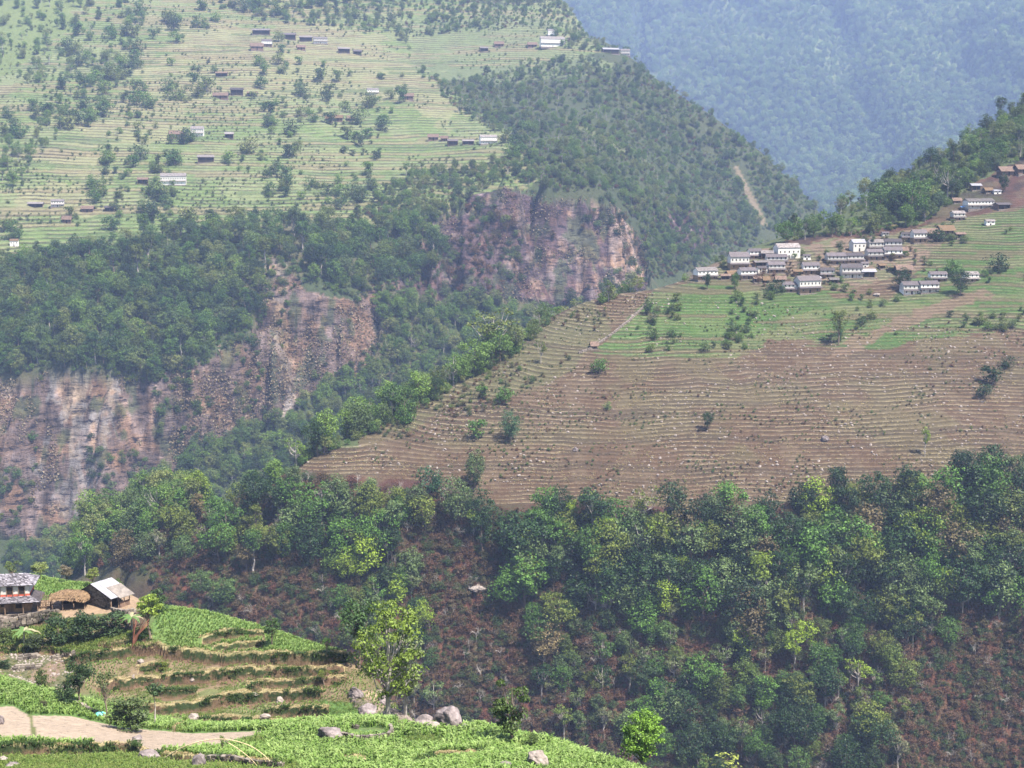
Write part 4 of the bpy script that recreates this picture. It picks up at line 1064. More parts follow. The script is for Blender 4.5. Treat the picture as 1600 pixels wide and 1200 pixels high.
VH = [
 (1156,421,30,24,'two','slate roofed white two storey house at the left of the main cluster',None),
 (1106,437,34,17,'two','leftmost house of the village, pale roofed and standing apart','slate_pale'),
 (1181,404,20,14,'two','small dark roofed house highest on the left of the main cluster',None),
 (1199,405,18,12,'shed','low pale shed left of the big white house','slate_pale'),
 (1233,404,38,21,'white','big plain white house with a row of windows topping the main cluster','slate_pale'),
 (1214,413,32,14,'two','long white house just below the big plain white house',None),
 (1192,416,24,8,'shed','long low shed with a pale roof in the middle of the main cluster','slate_pale'),
 (1214,426,26,15,'two','yellowish white house in the centre of the main cluster',None),
 (1192,427,16,10,'white','small white house left of the yellowish white house','slate'),
 (1170,436,26,16,'two','white two storey house right of the orange thatched roof',None),
 (1148,434,20,10,'thatch','orange thatched shed at the lower left of the main cluster',None),
 (1184,441,12,8,'shed','tiny open shed below the main cluster','thatch_old'),
 (1198,442,8,10,'thatch','tiny orange hut below the main cluster','thatch'),
 (1220,441,14,9,'thatch','small brown hut with a dark doorway below the centre of the village','thatch_old'),
 (1236,456,24,14,'two','lower left wing house of the large dark roofed pair',None),
 (1266,458,38,24,'two','large dark roofed house with a deep veranda at the village bottom',None),
 (1268,428,26,16,'two','grey roofed white house in the middle of the village',None),
 (1293,433,22,13,'two','small white house between two larger ones in mid village',None),
 (1261,406,11,8,'white','tiny white hut alone above the middle of the village','slate'),
 (1278,438,9,6,'shed','tiny pale shed beside the large dark roofed house','metal'),
 (1308,413,30,16,'two','white house left of a joined row in mid village',None),
 (1337,411,28,14,'two','white house at the right end of a joined row in mid village',None),
 (1332,434,32,19,'twow','white two storey house beside the bluish white roofed shed',None),
 (1358,434,22,12,'shed','white shed with a bright bluish white roof','metal'),
 (1343,393,22,17,'white','bright white house with a bright metal roof alone above the rows','metal'),
 (1370,392,24,16,'two','upper left house of the tight block of four','slate_pale'),
 (1396,390,26,15,'two','upper right house of the tight block of four',None),
 (1370,406,28,15,'two','lower left house of the tight block of four',None),
 (1396,404,28,16,'two','lower right ochre house of the tight block of four',None),
 (1420,374,20,10,'two','low grey roofed house left of the hillside pair',None),
 (1438,379,22,18,'two','white windowed house under a grey roof in the upper row',None),
 (1456,374,26,15,'thatch','wide brown roofed house in the upper row','thatch_old'),
 (1481,369,24,15,'thatch','orange thatched house at the right end of the upper row','thatch'),
 (1414,430,24,14,'thatch','brown thatched house with two roof tiers right of the village centre','thatch_old'),
 (1396,424,14,7,'shed','small thatched shed beside the brown two tier house','thatch'),
 (1425,460,28,18,'twow','left one of the twin white houses at the lower right of the village',None),
 (1453,457,30,16,'twow','right one of the twin white houses at the lower right of the village',None),
 (1467,440,26,14,'two','white house behind the dark round tree right of the village',None),
 (1519,440,22,14,'two','isolated small house farthest right on the lower terraces','slate_pale'),
 (1499,344,20,13,'two','small white house below the long white one near the right edge','slate_pale'),
 (1533,326,46,14,'twow','long white house with many windows near the right edge','slate_pale'),
 (1570,327,24,9,'shed','low grey shed right of the long white house','slate'),
 (1526,297,16,9,'shed','small bright roofed shed above the long white house','metal'),
 (1546,301,13,7,'thatch','tiny tan hut above the long white house','thatch'),
 (1559,303,11,6,'white','tiny bright white hut above the long white house','metal'),
 (1577,276,28,14,'thatch','pinkish thatched house at the right edge','thatch_old'),
 (1600,272,22,13,'thatch','pinkish thatched house cut by the right edge','thatch_old'),
 (1496,317,12,7,'thatch','tiny reddish hut left of the long white house','thatch_old'),
 (1384,369,10,7,'white','tiny white hut above the block of four','slate'),
 (1394,358,14,6,'shed','small orange roofed shed above the tiny white hut','thatch'),
 (1134,437,14,8,'shed','low dark shed right of the leftmost village house','thatch_old'),
 (1247,431,13,9,'shed','small tan shed left of the grey roofed house in mid village','thatch'),
 (1304,443,14,8,'shed','low shed below the small white houses in mid village','slate_pale'),
 (1322,424,12,9,'thatch','small brown hut between the joined row and the two storey white house','thatch_old'),
 (1352,418,12,8,'white','small white hut under the right end of the joined row','slate'),
 (1380,420,12,7,'shed','tiny tan shed below the block of four houses','thatch'),
 (1412,396,12,9,'thatch','brown hut at the right side of the block of four','thatch_old'),
 (1502,372,15,8,'shed','low shed right of the orange thatched house in the upper row','thatch_old'),
 (1548,352,14,8,'white','small pale hut below the long white house near the right edge','slate_pale'),
 (929,545,9,11,'thatch','tiny lone hut at the lower left corner of the green terraces','thatch_old'),
]
for a in VH:
    small = a[2] < 17
    house(*a[:6], cat='hut' if small else 'house', roof=a[6], name='village_hut' if small or a[4] in ('shed',) else 'village_house')
FH = [
 (271,289,44,14,'twow','long white farmhouse on the lower left terraces of the mountain','slate_pale'),
 (223,289,18,9,'shed','dark little shed left of the long white farmhouse','thatch_old'),
 (322,254,28,9,'shed','lone grey roofed farmhouse above the long white one','slate_pale'),
 (276,216,24,9,'thatch','thatched farmhouse at the left of the mid terraces','thatch_old'),
 (308,213,22,12,'twow','white farmhouse in the middle of the mid terrace row','slate_pale'),
 (358,217,15,8,'shed','dark fronted hut at the right of the mid terrace row','slate_pale'),
 (344,155,26,8,'thatch','long low thatched farmhouse on the upper pale terraces','thatch_old'),
 (370,149,22,9,'shed','grey roofed farmhouse above a dark tree on the upper terraces','slate'),
 (394,151,18,6,'shed','low shed right of the grey roofed upper farmhouse','thatch_old'),
 (346,120,20,6,'shed','small shed alone on the pale dry slope','thatch_old'),
 (402,79,22,9,'thatch','brown farmhouse left in the topmost pale row','thatch_old'),
 (417,73,18,9,'two','grey farmhouse just above the brown one in the topmost row','slate'),
 (408,54,30,7,'shed','long roof at the left of the ridge crest row','slate_pale'),
 (450,62,26,8,'shed','bluish roofed house in the ridge crest row','slate'),
 (478,65,22,7,'shed','pale roofed house in the middle of the ridge crest row','slate_pale'),
 (501,68,24,8,'twow','white house at the right of the ridge crest row','slate_pale'),
 (471,79,14,7,'thatch','small hut below the ridge crest row','thatch_old'),
 (538,83,20,7,'shed','pale shed right below the ridge crest row','slate_pale'),
 (559,86,14,6,'shed','farthest right hut below the ridge crest row','slate'),
 (514,190,12,7,'thatch','left one of three tan huts on the mid right terraces','thatch'),
 (528,190,16,8,'thatch','middle and widest of three tan huts on the mid right terraces','thatch'),
 (549,190,14,7,'thatch','right one of three tan huts on the mid right terraces','thatch_old'),
 (583,148,20,8,'twow','white hut under the dry spur at the upper right terraces','slate_pale'),
 (637,156,20,8,'thatch','tan hut on the dry spur','thatch_old'),
 (677,220,18,8,'thatch','brown house at the left of the right hand terrace hamlet','thatch_old'),
 (694,221,12,7,'thatch','small brown hut second in the right hand terrace hamlet','thatch_old'),
 (708,228,18,8,'shed','dark roofed shed lowest in the right hand terrace hamlet','slate'),
 (732,226,20,6,'shed','long low pale shed in the right hand terrace hamlet','slate_pale'),
 (764,225,30,11,'twow','white two storey house at the right of the terrace hamlet','slate_pale'),
 (864,73,44,12,'twow','long white school like building high on the right shoulder','slate_pale'),
 (862,55,12,7,'white','tiny white house above the long white building','slate_pale'),
 (832,75,16,7,'thatch','reddish hut left of the long white building','thatch_old'),
 (780,74,16,7,'thatch','red brown hut farther left on the high shoulder','thatch_old'),
 (757,81,14,6,'shed','small pale hut lowest on the high shoulder','slate_pale'),
 (955,84,30,7,'shed','long pale house left in the row on the right skyline','metal'),
 (977,87,16,8,'twow','white house in the middle of the row on the right skyline','slate_pale'),
 (995,90,15,6,'shed','low house right in the row on the right skyline','slate_pale'),
 (55,325,26,7,'shed','long grey roofed house at the far left of the lower terraces','slate_pale'),
 (90,323,22,9,'twow','white house second from the left on the lower terraces','slate_pale'),
 (136,332,20,8,'thatch','brown thatched house right of the white one on the lower terraces','thatch_old'),
 (171,331,16,7,'shed','dark fronted hut right end of the lower left group','slate'),
 (104,349,15,9,'thatch','brown pointed hut below the lower left group','thatch_old'),
 (22,385,14,9,'white','pale small hut at the left edge of the lower terraces','thatch'),
 (30,407,20,9,'thatch','brown roofed hut at the left edge above the forest','thatch_old'),
]
for a in FH:
    house(*a[:6], cat='farmhouse' if a[2] > 17 else 'hut', keys='C', roof=a[6], name='farmhouse' if a[2] > 17 else 'hill_hut', group='farmhouses on the mountain terraces')
g = ray(1508, 328, 'B')
if g:
    e = empty('blue_tarpaulin', g[0], 0, 1, 'blue tarpaulin lean to at the left end of the long white house', 'tarpaulin')
    MB().slab((-2.6,-1,1.6),(1.6,-1,1.9),(1.6,1.4,2.5),(-2.6,1.4,2.1),.06).build('sheet', M['bluemetal'], e)
    for x, y in ((-2.4,-.9),(1.4,-.9),(-2.4,1.2),(1.4,1.2)): MB().box(x-.06,x+.06,y-.06,y+.06,-.3,1.7).build('post', M['wood'], e)
# field wall running up the left corner of the green terraces
def stone_run(name, pts, h, th, st, label, cat='stone wall', mat='stone', seed=3, group=None, parent_kind='stuff', keys='A', base=None):
    """dry stone wall laid stone by stone along a line of photo points on the ground"""
    r = np.random.default_rng(seed); P3 = []
    for i in range(len(pts)-1):
        a, b = pts[i], pts[i+1]; n = max(1, int(math.hypot(b[0]-a[0], b[1]-a[1])/5))
        for j in range(n + (i == len(pts)-2)):
            g = ray(a[0]+(b[0]-a[0])*j/n, a[1]+(b[1]-a[1])*j/n, keys)
            if g: P3.append(g[0])
    if len(P3) < 2: print('MISS wall', name); return
    e = empty(name, P3[0], 0, 1, label, cat, group); mb = MB()
    L = [0]
    for i in range(1, len(P3)): L.append(L[-1] + (P3[i]-P3[i-1]).length)
    rows = max(1, int(h/(st*.55)))
    for k in range(rows):
        s = r.uniform(0, st*.5)
        while s < L[-1]:
            w = st*r.uniform(.7, 1.5)
            i = min(len(L)-2, max(0, int(np.searchsorted(L, s)) - 1)); t = (s - L[i]) / max(1e-6, L[i+1]-L[i])
            p = P3[i].lerp(P3[i+1], min(1, max(0, t))) - P3[0]; d = (P3[i+1]-P3[i]).normalized(); q = Vector((-d.y, d.x, 0)).normalized()
            hh = h/rows
            for side in ((0,) if th < st*1.6 else (-1, 1)):
                c = p + q*side*(th/2 - st*.35) + q*r.uniform(-.05, .05) + Vector((0, 0, hh*(k+.5) - .05))
                A = d*w*.48; B = q*st*.42*r.uniform(.8, 1.25); C = Vector((r.uniform(-.05,.05)*st, 0, hh*.52*r.uniform(.75, 1.2)))
                vs = [c + A*x*r.uniform(.8,1.05) + B*y*r.uniform(.8,1.05) + C*z*r.uniform(.85,1.05) for z in (-1, 1) for x, y in ((-1,-1),(1,-1),(1,1),(-1,1))]
                mb.poly(vs, [(0,3,2,1),(4,5,6,7),(0,1,5,4),(1,2,6,5),(2,3,7,6),(3,0,4,7)])
            s += w
    o = mb.build('laid_stones', M[mat], e); o['kind'] = 'stuff'
    return e
stone_run('field_wall', [(905,552),(925,545),(960,520),(985,500),(1008,478)], .9, .6, 1.0, 'low stone wall climbing the left corner of the green terraces', keys='B', mat='stone')

# ------------------------------------------------------------------ the farm on the near hill
def gA(px, py):
    for k in range(40):
        h = ray(px, py + k*4, 'A')
        if h: return h[0]
def near_box_stone(mb, r, c, sx, sy, sz):
    vs = [c + Vector((sx*x*r.uniform(.8,1), sy*y*r.uniform(.8,1), sz*z*r.uniform(.8,1))) for z in (-.5,.5) for x, y in ((-.5,-.5),(.5,-.5),(.5,.5),(-.5,.5))]
    mb.poly(vs, [(0,3,2,1),(4,5,6,7),(0,1,5,4),(1,2,6,5),(2,3,7,6),(3,0,4,7)])
def slates(a, b, c, d, rows, cols, parent, name, mat, seed, proud=.05):
    """overlapping roof slates on the quad a(eave left) b(eave right) c(ridge right) d(ridge left)"""
    r = np.random.default_rng(seed); a, b, c, d = map(Vector, (a, b, c, d)); mb = MB()
    nrm = (b-a).cross(d-a).normalized()
    for i in range(rows):
        v0 = i/rows - .015; v1 = (i+1.25)/rows
        off = r.uniform(0, 1)
        for j in range(-1, cols):
            u0 = (j+off)/cols + r.uniform(-.01,.01); u1 = u0 + r.uniform(.8,1.0)/cols
            u0 = max(0, u0); u1 = min(1, u1)
            if u1 - u0 < .3/cols: continue
            f = lambda u, v, z: (a.lerp(b, u)).lerp(d.lerp(c, u), min(1, v)) + nrm*z
            up = r.uniform(.0, proud); dv = r.uniform(-.3,.3)*.2/rows
            q = [f(u0, v0+dv, proud+up+.03), f(u1, v0+dv, proud+up+.03), f(u1, v1, .012+up*.2), f(u0, v1, .012+up*.2)]
            n = len(mb.v); mb.v += [tuple(x) for x in q] + [tuple(x - nrm*.035) for x in q]
            mb.f += [tuple(n+k for k in t) for t in ((0,1,2,3),(7,6,5,4),(0,4,5,1),(1,5,6,2),(2,6,7,3),(3,7,4,0))]
    o = mb.build(name, mat, parent); o['kind'] = 'stuff'; return o
def slate_mat(nm, c1, c2):
    m, nt, b = new_mat(nm, .6); isl = N(nt, 'ShaderNodeNewGeometry').outputs['Random Per Island']
    tc = N(nt, 'ShaderNodeTexCoord').outputs['Object']; n = noise(nt, 2.5, 5, .7, tc).outputs[0]
    c = ramp(nt, math_(nt, 'ADD', math_(nt, 'MULTIPLY', isl, .6), math_(nt, 'MULTIPLY', n, .45)), [(.2, c1), (.8, c2)])
    nt.links.new(c, b.inputs['Base Color']); return m
M['slates'] = slate_mat('single_slates', (.05,.045,.05), (.24,.22,.24))
M['stones'] = slate_mat('single_stones', (.045,.036,.03), (.22,.185,.15))
M['strands'] = slate_mat('thatch_strands', (.09,.05,.025), (.22,.145,.08))
for nm_ in ('field_wall', 'laid_stones'):
    pass
# white house with the red band
p = gA(47, 957)
e = empty('farmhouse', p + Vector((0, .2, .1)), math.radians(10), 1, 'white house with red band, dark windows and two grey slate roofs at the left edge', 'farmhouse')
w0, w1, d = -9.6, 0.0, 4.2
MB().box(w0-.6, w1+1.3, -2.3, d, -1.2, 0).build('stone_plinth', M['stone'], e)
MB().box(w0, w1, 0, d, 0, 2.0).build('lower_wall', M['ochre'], e)
MB().box(w0+.01, w1-.01, .01, d-.01, 2.0, 2.8).build('red_band', M['red'], e)
MB().box(w0, w1, 0, d, 2.8, 4.25).build('upper_wall', M['white'], e)
for x in (-8.2, -6.4, -4.6, -2.8, -1.1):
    f = MB().box(x-.38, x+.38, -.05, .02, 2.85, 3.95).build('window', M['dark'], e)
    MB().box(x-.48, x-.385, -.1, .0, 2.65, 3.92).box(x+.385, x+.48, -.1, .0, 2.65, 3.92).box(x-.48, x+.48, -.1, .0, 3.925, 4.0).build('frame', M['wood'], f)
for x, ww, z0, z1 in ((-7.0,.5,.9,1.5),(-3.9,.5,.9,1.6),(-1.6,.85,.6,1.6)):
    f = MB().box(x-ww/2, x+ww/2, -.04, .02, z0, z1).build('window', M['dark'], e)
    MB().box(x-ww/2-.09, x-ww/2-.005, -.08, 0, z0-.06, z1+.08).box(x+ww/2+.005, x+ww/2+.09, -.08, 0, z0-.06, z1+.08).build('frame', M['wood'], f)
MB().box(-3.1, -2.4, -.05, .02, 0, 1.7).build('door', M['wood'], e)
for x in (-8.6, -6.0, -3.4, -.8, 1.3): MB().box(x-.07, x+.07, -1.35, -1.2, -.05, 1.95).build('veranda_post', M['wood'], e)
MB().slab((w0-.5,-1.6,1.85),(w1+1.7,-1.6,1.85),(w1+.05,.05,2.44),(w0-.5,.05,2.44),.1).slab((w1+1.7,-1.6,1.852),(w1+1.7,d*.8,1.852),(w1+.02,d*.8,2.442),(w1+.02,-.0,2.442),.1).build('veranda_roof', M['slate'], e)
slates((w0-.5,-1.65,1.86),(w1+1.75,-1.65,1.86),(w1+.05,.0,2.45),(w0-.5,.0,2.45), 6, 24, e, 'slate', M['slates'], 5)
MB().poly([(w0-.5,-.32,4.15),(w1+.8,-.32,4.15),(w1+.8,d+.5,4.1),(w0-.5,d+.5,4.1),(w1-1.1,d/2,5.35),(w0-.5,d/2,5.35)], [(0,1,4,5),(1,2,4),(2,3,5,4),(3,0,5),(0,3,2,1)]).build('roof', M['slate'], e)
slates((w0-.5,-.37,4.16),(w1+.82,-.37,4.16),(w1-1.1,d/2,5.4),(w0-.5,d/2,5.4), 8, 24, e, 'slate', M['slates'], 6)
slates((w1+.84,-.52,4.12),(w1+.84,d+.5,4.12),(w1-1.05,d/2+.05,5.4),(w1-1.1,d/2,5.4), 7, 9, e, 'slate', M['slates'], 7)
# stone house with the metal roof
p = gA(128, 941)
e = empty('stone_house', p + Vector((.0, .0, .15)), math.radians(-34), 1, 'stone gabled house with pale metal roof and open porch on its right', 'house')
Wd, L = 5.1, 3.2; zl, za, zr = 1.75, 3.25, 2.4; xa = 2.7
def prof(y): return [(0,y,-1.2),(Wd,y,-1.2),(Wd,y,zr),(xa,y,za),(0,y,zl)]
MB().poly(prof(0)+prof(L), [(0,1,2,3,4),(9,8,7,6,5),(0,5,6,1),(1,6,7,2),(2,7,8,3),(3,8,9,4),(4,9,5,0)]).build('wall_core', M['mortar'], e)
mb = MB(); r = np.random.default_rng(8); z = -1.1
while z < za:
    x = r.uniform(-.2, .0); hh = r.uniform(.17, .26)
    while x < Wd:
        w = r.uniform(.25, .6); top = zl + (za-zl)*x/xa if x < xa else za + (zr-za)*(x-xa)/(Wd-xa)
        if z + hh < top - .03 and x > -.05: near_box_stone(mb, r, Vector((x+w/2, -.03, z+hh/2)), w*.95, .16, hh*.92)
        x += w
    z += hh
o = mb.build('laid_stones', M['stones'], e); o['kind'] = 'stuff'
mb = MB(); z = -.8
while z < 2.1:
    y = 0; hh = r.uniform(.18, .26)
    while y < L:
        w = r.uniform(.3, .6); near_box_stone(mb, r, Vector((Wd+.03, y+w/2, z+hh/2)), .14, w*.95, hh*.92); y += w
    z += hh
o = mb.build('side_stones', M['stones'], e); o['kind'] = 'stuff'
oy = .45
MB().slab((-.5,-oy,zl-.28),(xa,-oy,za+.05),(xa,L+oy,za+.05),(-.5,L+oy,zl-.28),.07).build('left_roof', M['slate'], e)
mb = MB()
def rs(u, y): return (xa + u, y, za + .055 - u*.345)
for i in range(4):
    q = (L+2*oy)/4; z0_ = Vector((0,0,.02*(i%2))); mb.slab(*[Vector(t)+z0_ for t in (rs(.0, -oy+i*q), rs(3.0, -oy+i*q), rs(3.0, -oy+(i+1)*q-.03), rs(0, -oy+(i+1)*q-.03))], .04)
mb.build('metal_roof', M['metal'], e)
MB().slab(rs(2.95,-.5), rs(4.5,-.5), rs(4.5,.9), rs(2.95,.9), .06).build('porch_sheet', M['metal'], e)
MB().slab(Vector(rs(1.9,.93))+Vector((0,0,.1)), rs(4.9,.93), rs(4.9,L+.5), Vector(rs(1.9,L+.5))+Vector((0,0,.1)), .09).build('porch_mat_roof', M['rust'], e)
MB().slab(rs(-.06,-oy-.05), rs(4.5,-oy-.05), rs(4.5,-oy+.06), rs(-.06,-oy+.06), .12).build('roof_edge_board', M['dark'], e)
for x, y in ((6.9,-.2),(6.9,1.2),(7.0,2.2),(7.0,3.2)):
    MB().tube([(x,y,-.6),(x,y,1.75)], [.08,.07], 6).build('porch_post', M['wood'], e, True)
MB().box(6.9,7.02,1.4,3.2,-.3,.75).build('porch_side_wall', M['brownwall'], e)
MB().box(Wd+.12,7.2,-.4,3.4,-1.4,-.25).build('porch_floor', M['stone'], e)
MB().box(Wd+.1,Wd+.2,1.4,2.3,-.2,1.45).build('door', M['dark'], e)
# thatched shelter
p = gA(112, 950)
e = empty('thatched_shelter', p + Vector((0, .4, .1)), math.radians(-8), 1, 'orange thatched open shelter between the white house and the stone house', 'shelter')
mb = MB(); nx = 16; ny = 8; vs = []; fs = []
for i in range(nx+1):
    for j in range(ny+1):
        u = i/nx; v = j/ny; x = -2.9 + 5.8*u; y = -1.5 + 3.6*v
        z = 1.45 + 1.0*math.sin(math.pi*min(1, max(0, v*.9+.05)))**.8*(1 - abs(2*u-1)**3*.55) + random.uniform(-.07, .07)
        vs.append((x + random.uniform(-.08,.08), y, z))
for i in range(nx):
    for j in range(ny):
        a = i*(ny+1)+j; fs.append((a, a+ny+1, a+ny+2, a+1))
mb.poly(vs, fs); mb.poly([(x, y, z-.28) for x, y, z in vs], [f[::-1] for f in fs])
mb.build('thatch_roof', M['thatch'], e)
mb = MB(); r = np.random.default_rng(5)
for k in range(900):
    i = r.integers(len(vs)); b = Vector(vs[i]) + Vector((r.uniform(-.2,.2), r.uniform(-.2,.2), .02)); dwn = -1 if b.y < .2 else 1
    t = b + Vector((r.uniform(-.12,.12), dwn*r.uniform(.3,.6), -r.uniform(.1,.3)))
    q = Vector((.03, 0, 0)); mb.poly([b-q, b+q, t+q, t-q+Vector((0,0,.03))], [(0,1,2,3)])
o = mb.build('straw_strands', M['strands'], e); o['kind'] = 'stuff'
for x, y in ((-2.6,-1.2),(-.9,-1.3),(.9,-1.3),(2.5,-1.2),(-2.5,1.6),(2.5,1.6)):
    MB().tube([(x,y,-.8),(x+random.uniform(-.1,.1),y,1.5)], [.09,.07], 6).build('post', M['wood'], e, True)
MB().box(-2.5,2.5,1.5,1.7,-.8,1.3).build('back_wall', M['dark'], e)
# stacked firewood right of the white house
p = gA(72, 950); e = empty('firewood_rack', p, 0, 1, 'rack of poles and firewood between the white house and the shelter', 'firewood')
for i in range(14):
    x = -.9 + i*.14; MB().tube([(x, random.uniform(-.4,.5), -.2), (x+random.uniform(-.3,.3), random.uniform(-.2,.5), random.uniform(1.6,2.5))], [.05,.035], 5).build('pole', M['wood'], e)
for i in range(6): MB().tube([(-1.1, -.3+.1*i, .3+.3*i), (1.3, -.2+.1*i, .35+.3*i)], [.05,.045], 5).build('rail', M['wood'], e)
def wall_poly(*a, **k):
    e = stone_run(*a, **k)
    if e: e.children[0].data.materials.clear(); e.children[0].data.materials.append(M['stones'])
wall_poly('retaining_wall', [(-20,988),(0,984),(40,976),(78,966)], 1.5, .5, .5, 'dry stone retaining wall below the white house', seed=4)
wall_poly('retaining_wall', [(-20,968),(20,966),(60,962),(92,957)], .6, .4, .45, 'low stone terrace edge directly in front of the white house', seed=5)
wall_poly('retaining_wall', [(176,962),(196,966),(212,962)], 1.3, .8, .55, 'short pale stone wall under the porch of the stone house', seed=6)
wall_poly('field_edge_wall', [(96,1094),(112,1098),(130,1106),(150,1117),(170,1127),(184,1133)], .5, .5, .4, 'low stone wall along the far edge of the left maize field', seed=7)
wall_poly('ring_wall', [(536,1155),(552,1159),(570,1160),(590,1158),(606,1156),(613,1149),(610,1141)], .75, .5, .34, 'curved dry stone wall beside the large grey boulder in the maize', seed=8)
wall_poly('ring_wall', [(531,1136),(548,1137),(562,1139)], .4, .4, .32, 'short straight stone row behind the large grey boulder', seed=9)
wall_poly('field_edge_wall', [(318,1187),(360,1188),(400,1195),(440,1200)], .5, .4, .4, 'reddish stone edging at the bottom beside the tall standing boulder', seed=10)
for i, (x0, y0, x1, y1, lab) in enumerate([(30,1030,60,1026,'left upper heap of rubble on the bare terrace below the houses'),(20,1046,66,1043,'long lower line of rubble on the bare terrace'),(85,1030,118,1022,'right heap of rubble beside the dark bushes')]):
    wall_poly('rubble_heap', [(x0,y0),(x1,y1)], .5, 1.2, .45, lab, cat='rubble', seed=20+i)
# boulders
def boulder(px, py, wpx, hpx, label, seed, mat='boulder', name='boulder', deep=.8, rz=0, tilt=0, cat='boulder', keys='A'):
    g = ray(px, py, keys); 
    if not g: print('MISS boulder', px); return
    s = F/g[0].y; wpx *= .88; hpx *= .88; w = wpx/s/2; h = hpx/s/2
    o = link(name, rock_mesh(seed, w, w*deep, h*1.25, M[mat], 4, .45)); o.location = g[0] + Vector((0, w*.3, h*.5)); o.rotation_euler = (0, tilt, rz)
    return tag(o, label, cat)
boulder(515,1158,50,32,'large rounded grey boulder in the maize beside the curved stone wall',1)
boulder(215,1158,22,12,'small grey boulder on the edge of the ploughed strip',2)
boulder(233,1188,42,22,'flat grey boulder at the bottom left of the standing boulder',3)
boulder(308,1200,30,34,'tall standing grey boulder at the bottom of the picture',4, deep=.7)
boulder(4,1190,20,10,'pale flat rock in the bottom left corner',5,'pale_rock')
boulder(18,1200,26,14,'grey rock cut by the bottom left edge',6)
boulder(0,1132,14,20,'grey rock at the left edge beside the ploughed soil',7)
boulder(838,1200,46,36,'leaning pale brown slab rock at the bottom right of the maize',8,'pale_rock', tilt=.5)
boulder(790,1202,26,16,'small pale rock left of the leaning slab',9)
boulder(700,1138,56,44,'pointed grey rock outcrop on the field crest',10, deep=.9)
boulder(660,1136,44,28,'brown rock left of the pointed outcrop',11)
boulder(676,1140,30,16,'pale low rock in front of the pointed outcrop',12,'pale_rock')
boulder(728,1142,26,16,'low brown rock right of the pointed outcrop',13)
boulder(575,1118,40,22,'dark rock outcrop below the tall trees',14)
boulder(556,1090,30,22,'dark rock outcrop higher beside the terraces end',15)
boulder(598,1100,26,18,'rock under the trunk of the tall pale tree',16)
boulder(220,1036,14,8,'white stone on the upper left terrace',17,'pale_rock')
boulder(303,1124,20,13,'white boulder on the lowest terraces',18,'pale_rock')
boulder(436,1098,16,13,'white boulder in the middle terraces',19,'pale_rock')
boulder(414,1124,22,12,'pale boulder at the foot of the terraces',20,'pale_rock')
boulder(396,1087,18,6,'flat pale stone on a terrace lip',21,'pale_rock')
boulder(300,1064,9,7,'tiny pale stone on the left terraces',22,'pale_rock')
boulder(208,1060,8,8,'small pointed stone left on the terraces',23,'pale_rock')
boulder(748,922,46,18,'pale bare rock on the wooded slope in the centre',24,'pale_rock',keys='B',rz=.6)
boulder(738,906,26,12,'smaller pale rock just above the bare rock of the wooded slope',28,'pale_rock',keys='B')
boulder(770,918,20,14,'narrow grey rock right of the bare rock of the wooded slope',29,keys='B')
boulder(1290,690,16,12,'grey rock on the right of the brown field',25,keys='B')
boulder(900,705,12,8,'dark rock in the lower middle of the brown field',26,keys='B')
boulder(1370,463,16,7,'pale rock on the terraces below the village',27,'pale_rock',keys='B')
# teal sheet, bent bamboo
p = gA(158, 1122); o = rock_mesh(40, .75, .5, .38, M['teal'], 2, .2); o = link('teal_tarpaulin', o); o.location = p + Vector((0,0,.3)); tag(o, 'small teal tarpaulin heap by the wall of the left maize field', 'tarpaulin')
def pole(name, pts, r, label, mat='straw', cat='bamboo pole'):
    q = [gA(min(x, 960), y) if h is None else P(x, y, Y) for x, y, Y, h in pts]
    # smooth curve through the points
    out = []
    for i in range(len(q)-1):
        a = q[max(0, i-1)]; b = q[i]; c = q[i+1]; d_ = q[min(len(q)-1, i+2)]
        for k in range(8):
            t = k/8; out.append(.5*((2*b) + (c-a)*t + (2*a-5*b+4*c-d_)*t*t + (3*b-a-3*c+d_)*t**3))
    out.append(q[-1]); o = MB().tube(out, [r*(1-.5*i/len(out)) for i in range(len(out))], 6).build(name, M[mat], None, True)
    return tag(o, label, cat)
pole('bent_bamboo', [(258,1184,113,1),(285,1168,112,1),(315,1158,111.5,1),(350,1155,111,1),(385,1163,110.5,1),(410,1178,110,1),(432,1200,109.5,1)], .055, 'long pale bamboo arching over the bottom of the maize field, upper one')
pole('bent_bamboo', [(350,1157,111.1,1),(372,1170,110.6,1),(392,1186,110,1),(408,1204,109.5,1)], .04, 'shorter pale bamboo bending down inside the longer arch')

# ------------------------------------------------------------------ near trees
for nm, kw in dict(
    nbush=[dict(seed=41, h=4, cw=3.6, n=26, base=.04, ls=.13, per=90, clump=.2), dict(seed=42, h=4, cw=3.0, n=26, base=.05, ls=.12, per=90, clump=.22)],
    nround=[dict(seed=43, h=8, cw=5, n=26, base=.38, ls=.17, per=90, clump=.16, limbs=14), dict(seed=44, h=8, cw=4.2, n=22, base=.4, ls=.17, per=90, clump=.17, limbs=14)],
    nairy=[dict(seed=45, h=14, cw=10, n=70, base=.15, ls=.17, per=80, clump=.1, flat=.5, limbs=30, bark='pale_bark'), dict(seed=46, h=14, cw=7, n=44, base=.15, ls=.17, per=80, clump=.12, flat=.5, limbs=22, bark='pale_bark')],
    nthin=[dict(seed=47, h=6, cw=3.2, n=16, base=.4, ls=.12, per=44, clump=.13, limbs=16)],
    nleafy=[dict(seed=48, h=10, cw=5.5, n=60, base=.35, ls=.13, per=130, clump=.13, shape='round', flat=.6)],
    npalm=[dict(seed=49, h=6, cw=1.8, n=8, base=.78, ls=.16, per=70, clump=.3, limbs=0, bark='pale_bark')],
    nlayer=[dict(seed=50, h=10, cw=6, n=22, base=.18, ls=.22, per=90, clump=.17, flat=.55, limbs=16)]).items():
    KINDS[nm] = [tree_meshes(**k) for k in kw]
HN = dict(nbush=4, nround=8, nairy=14, nthin=6, nleafy=10, npalm=6, nlayer=10)
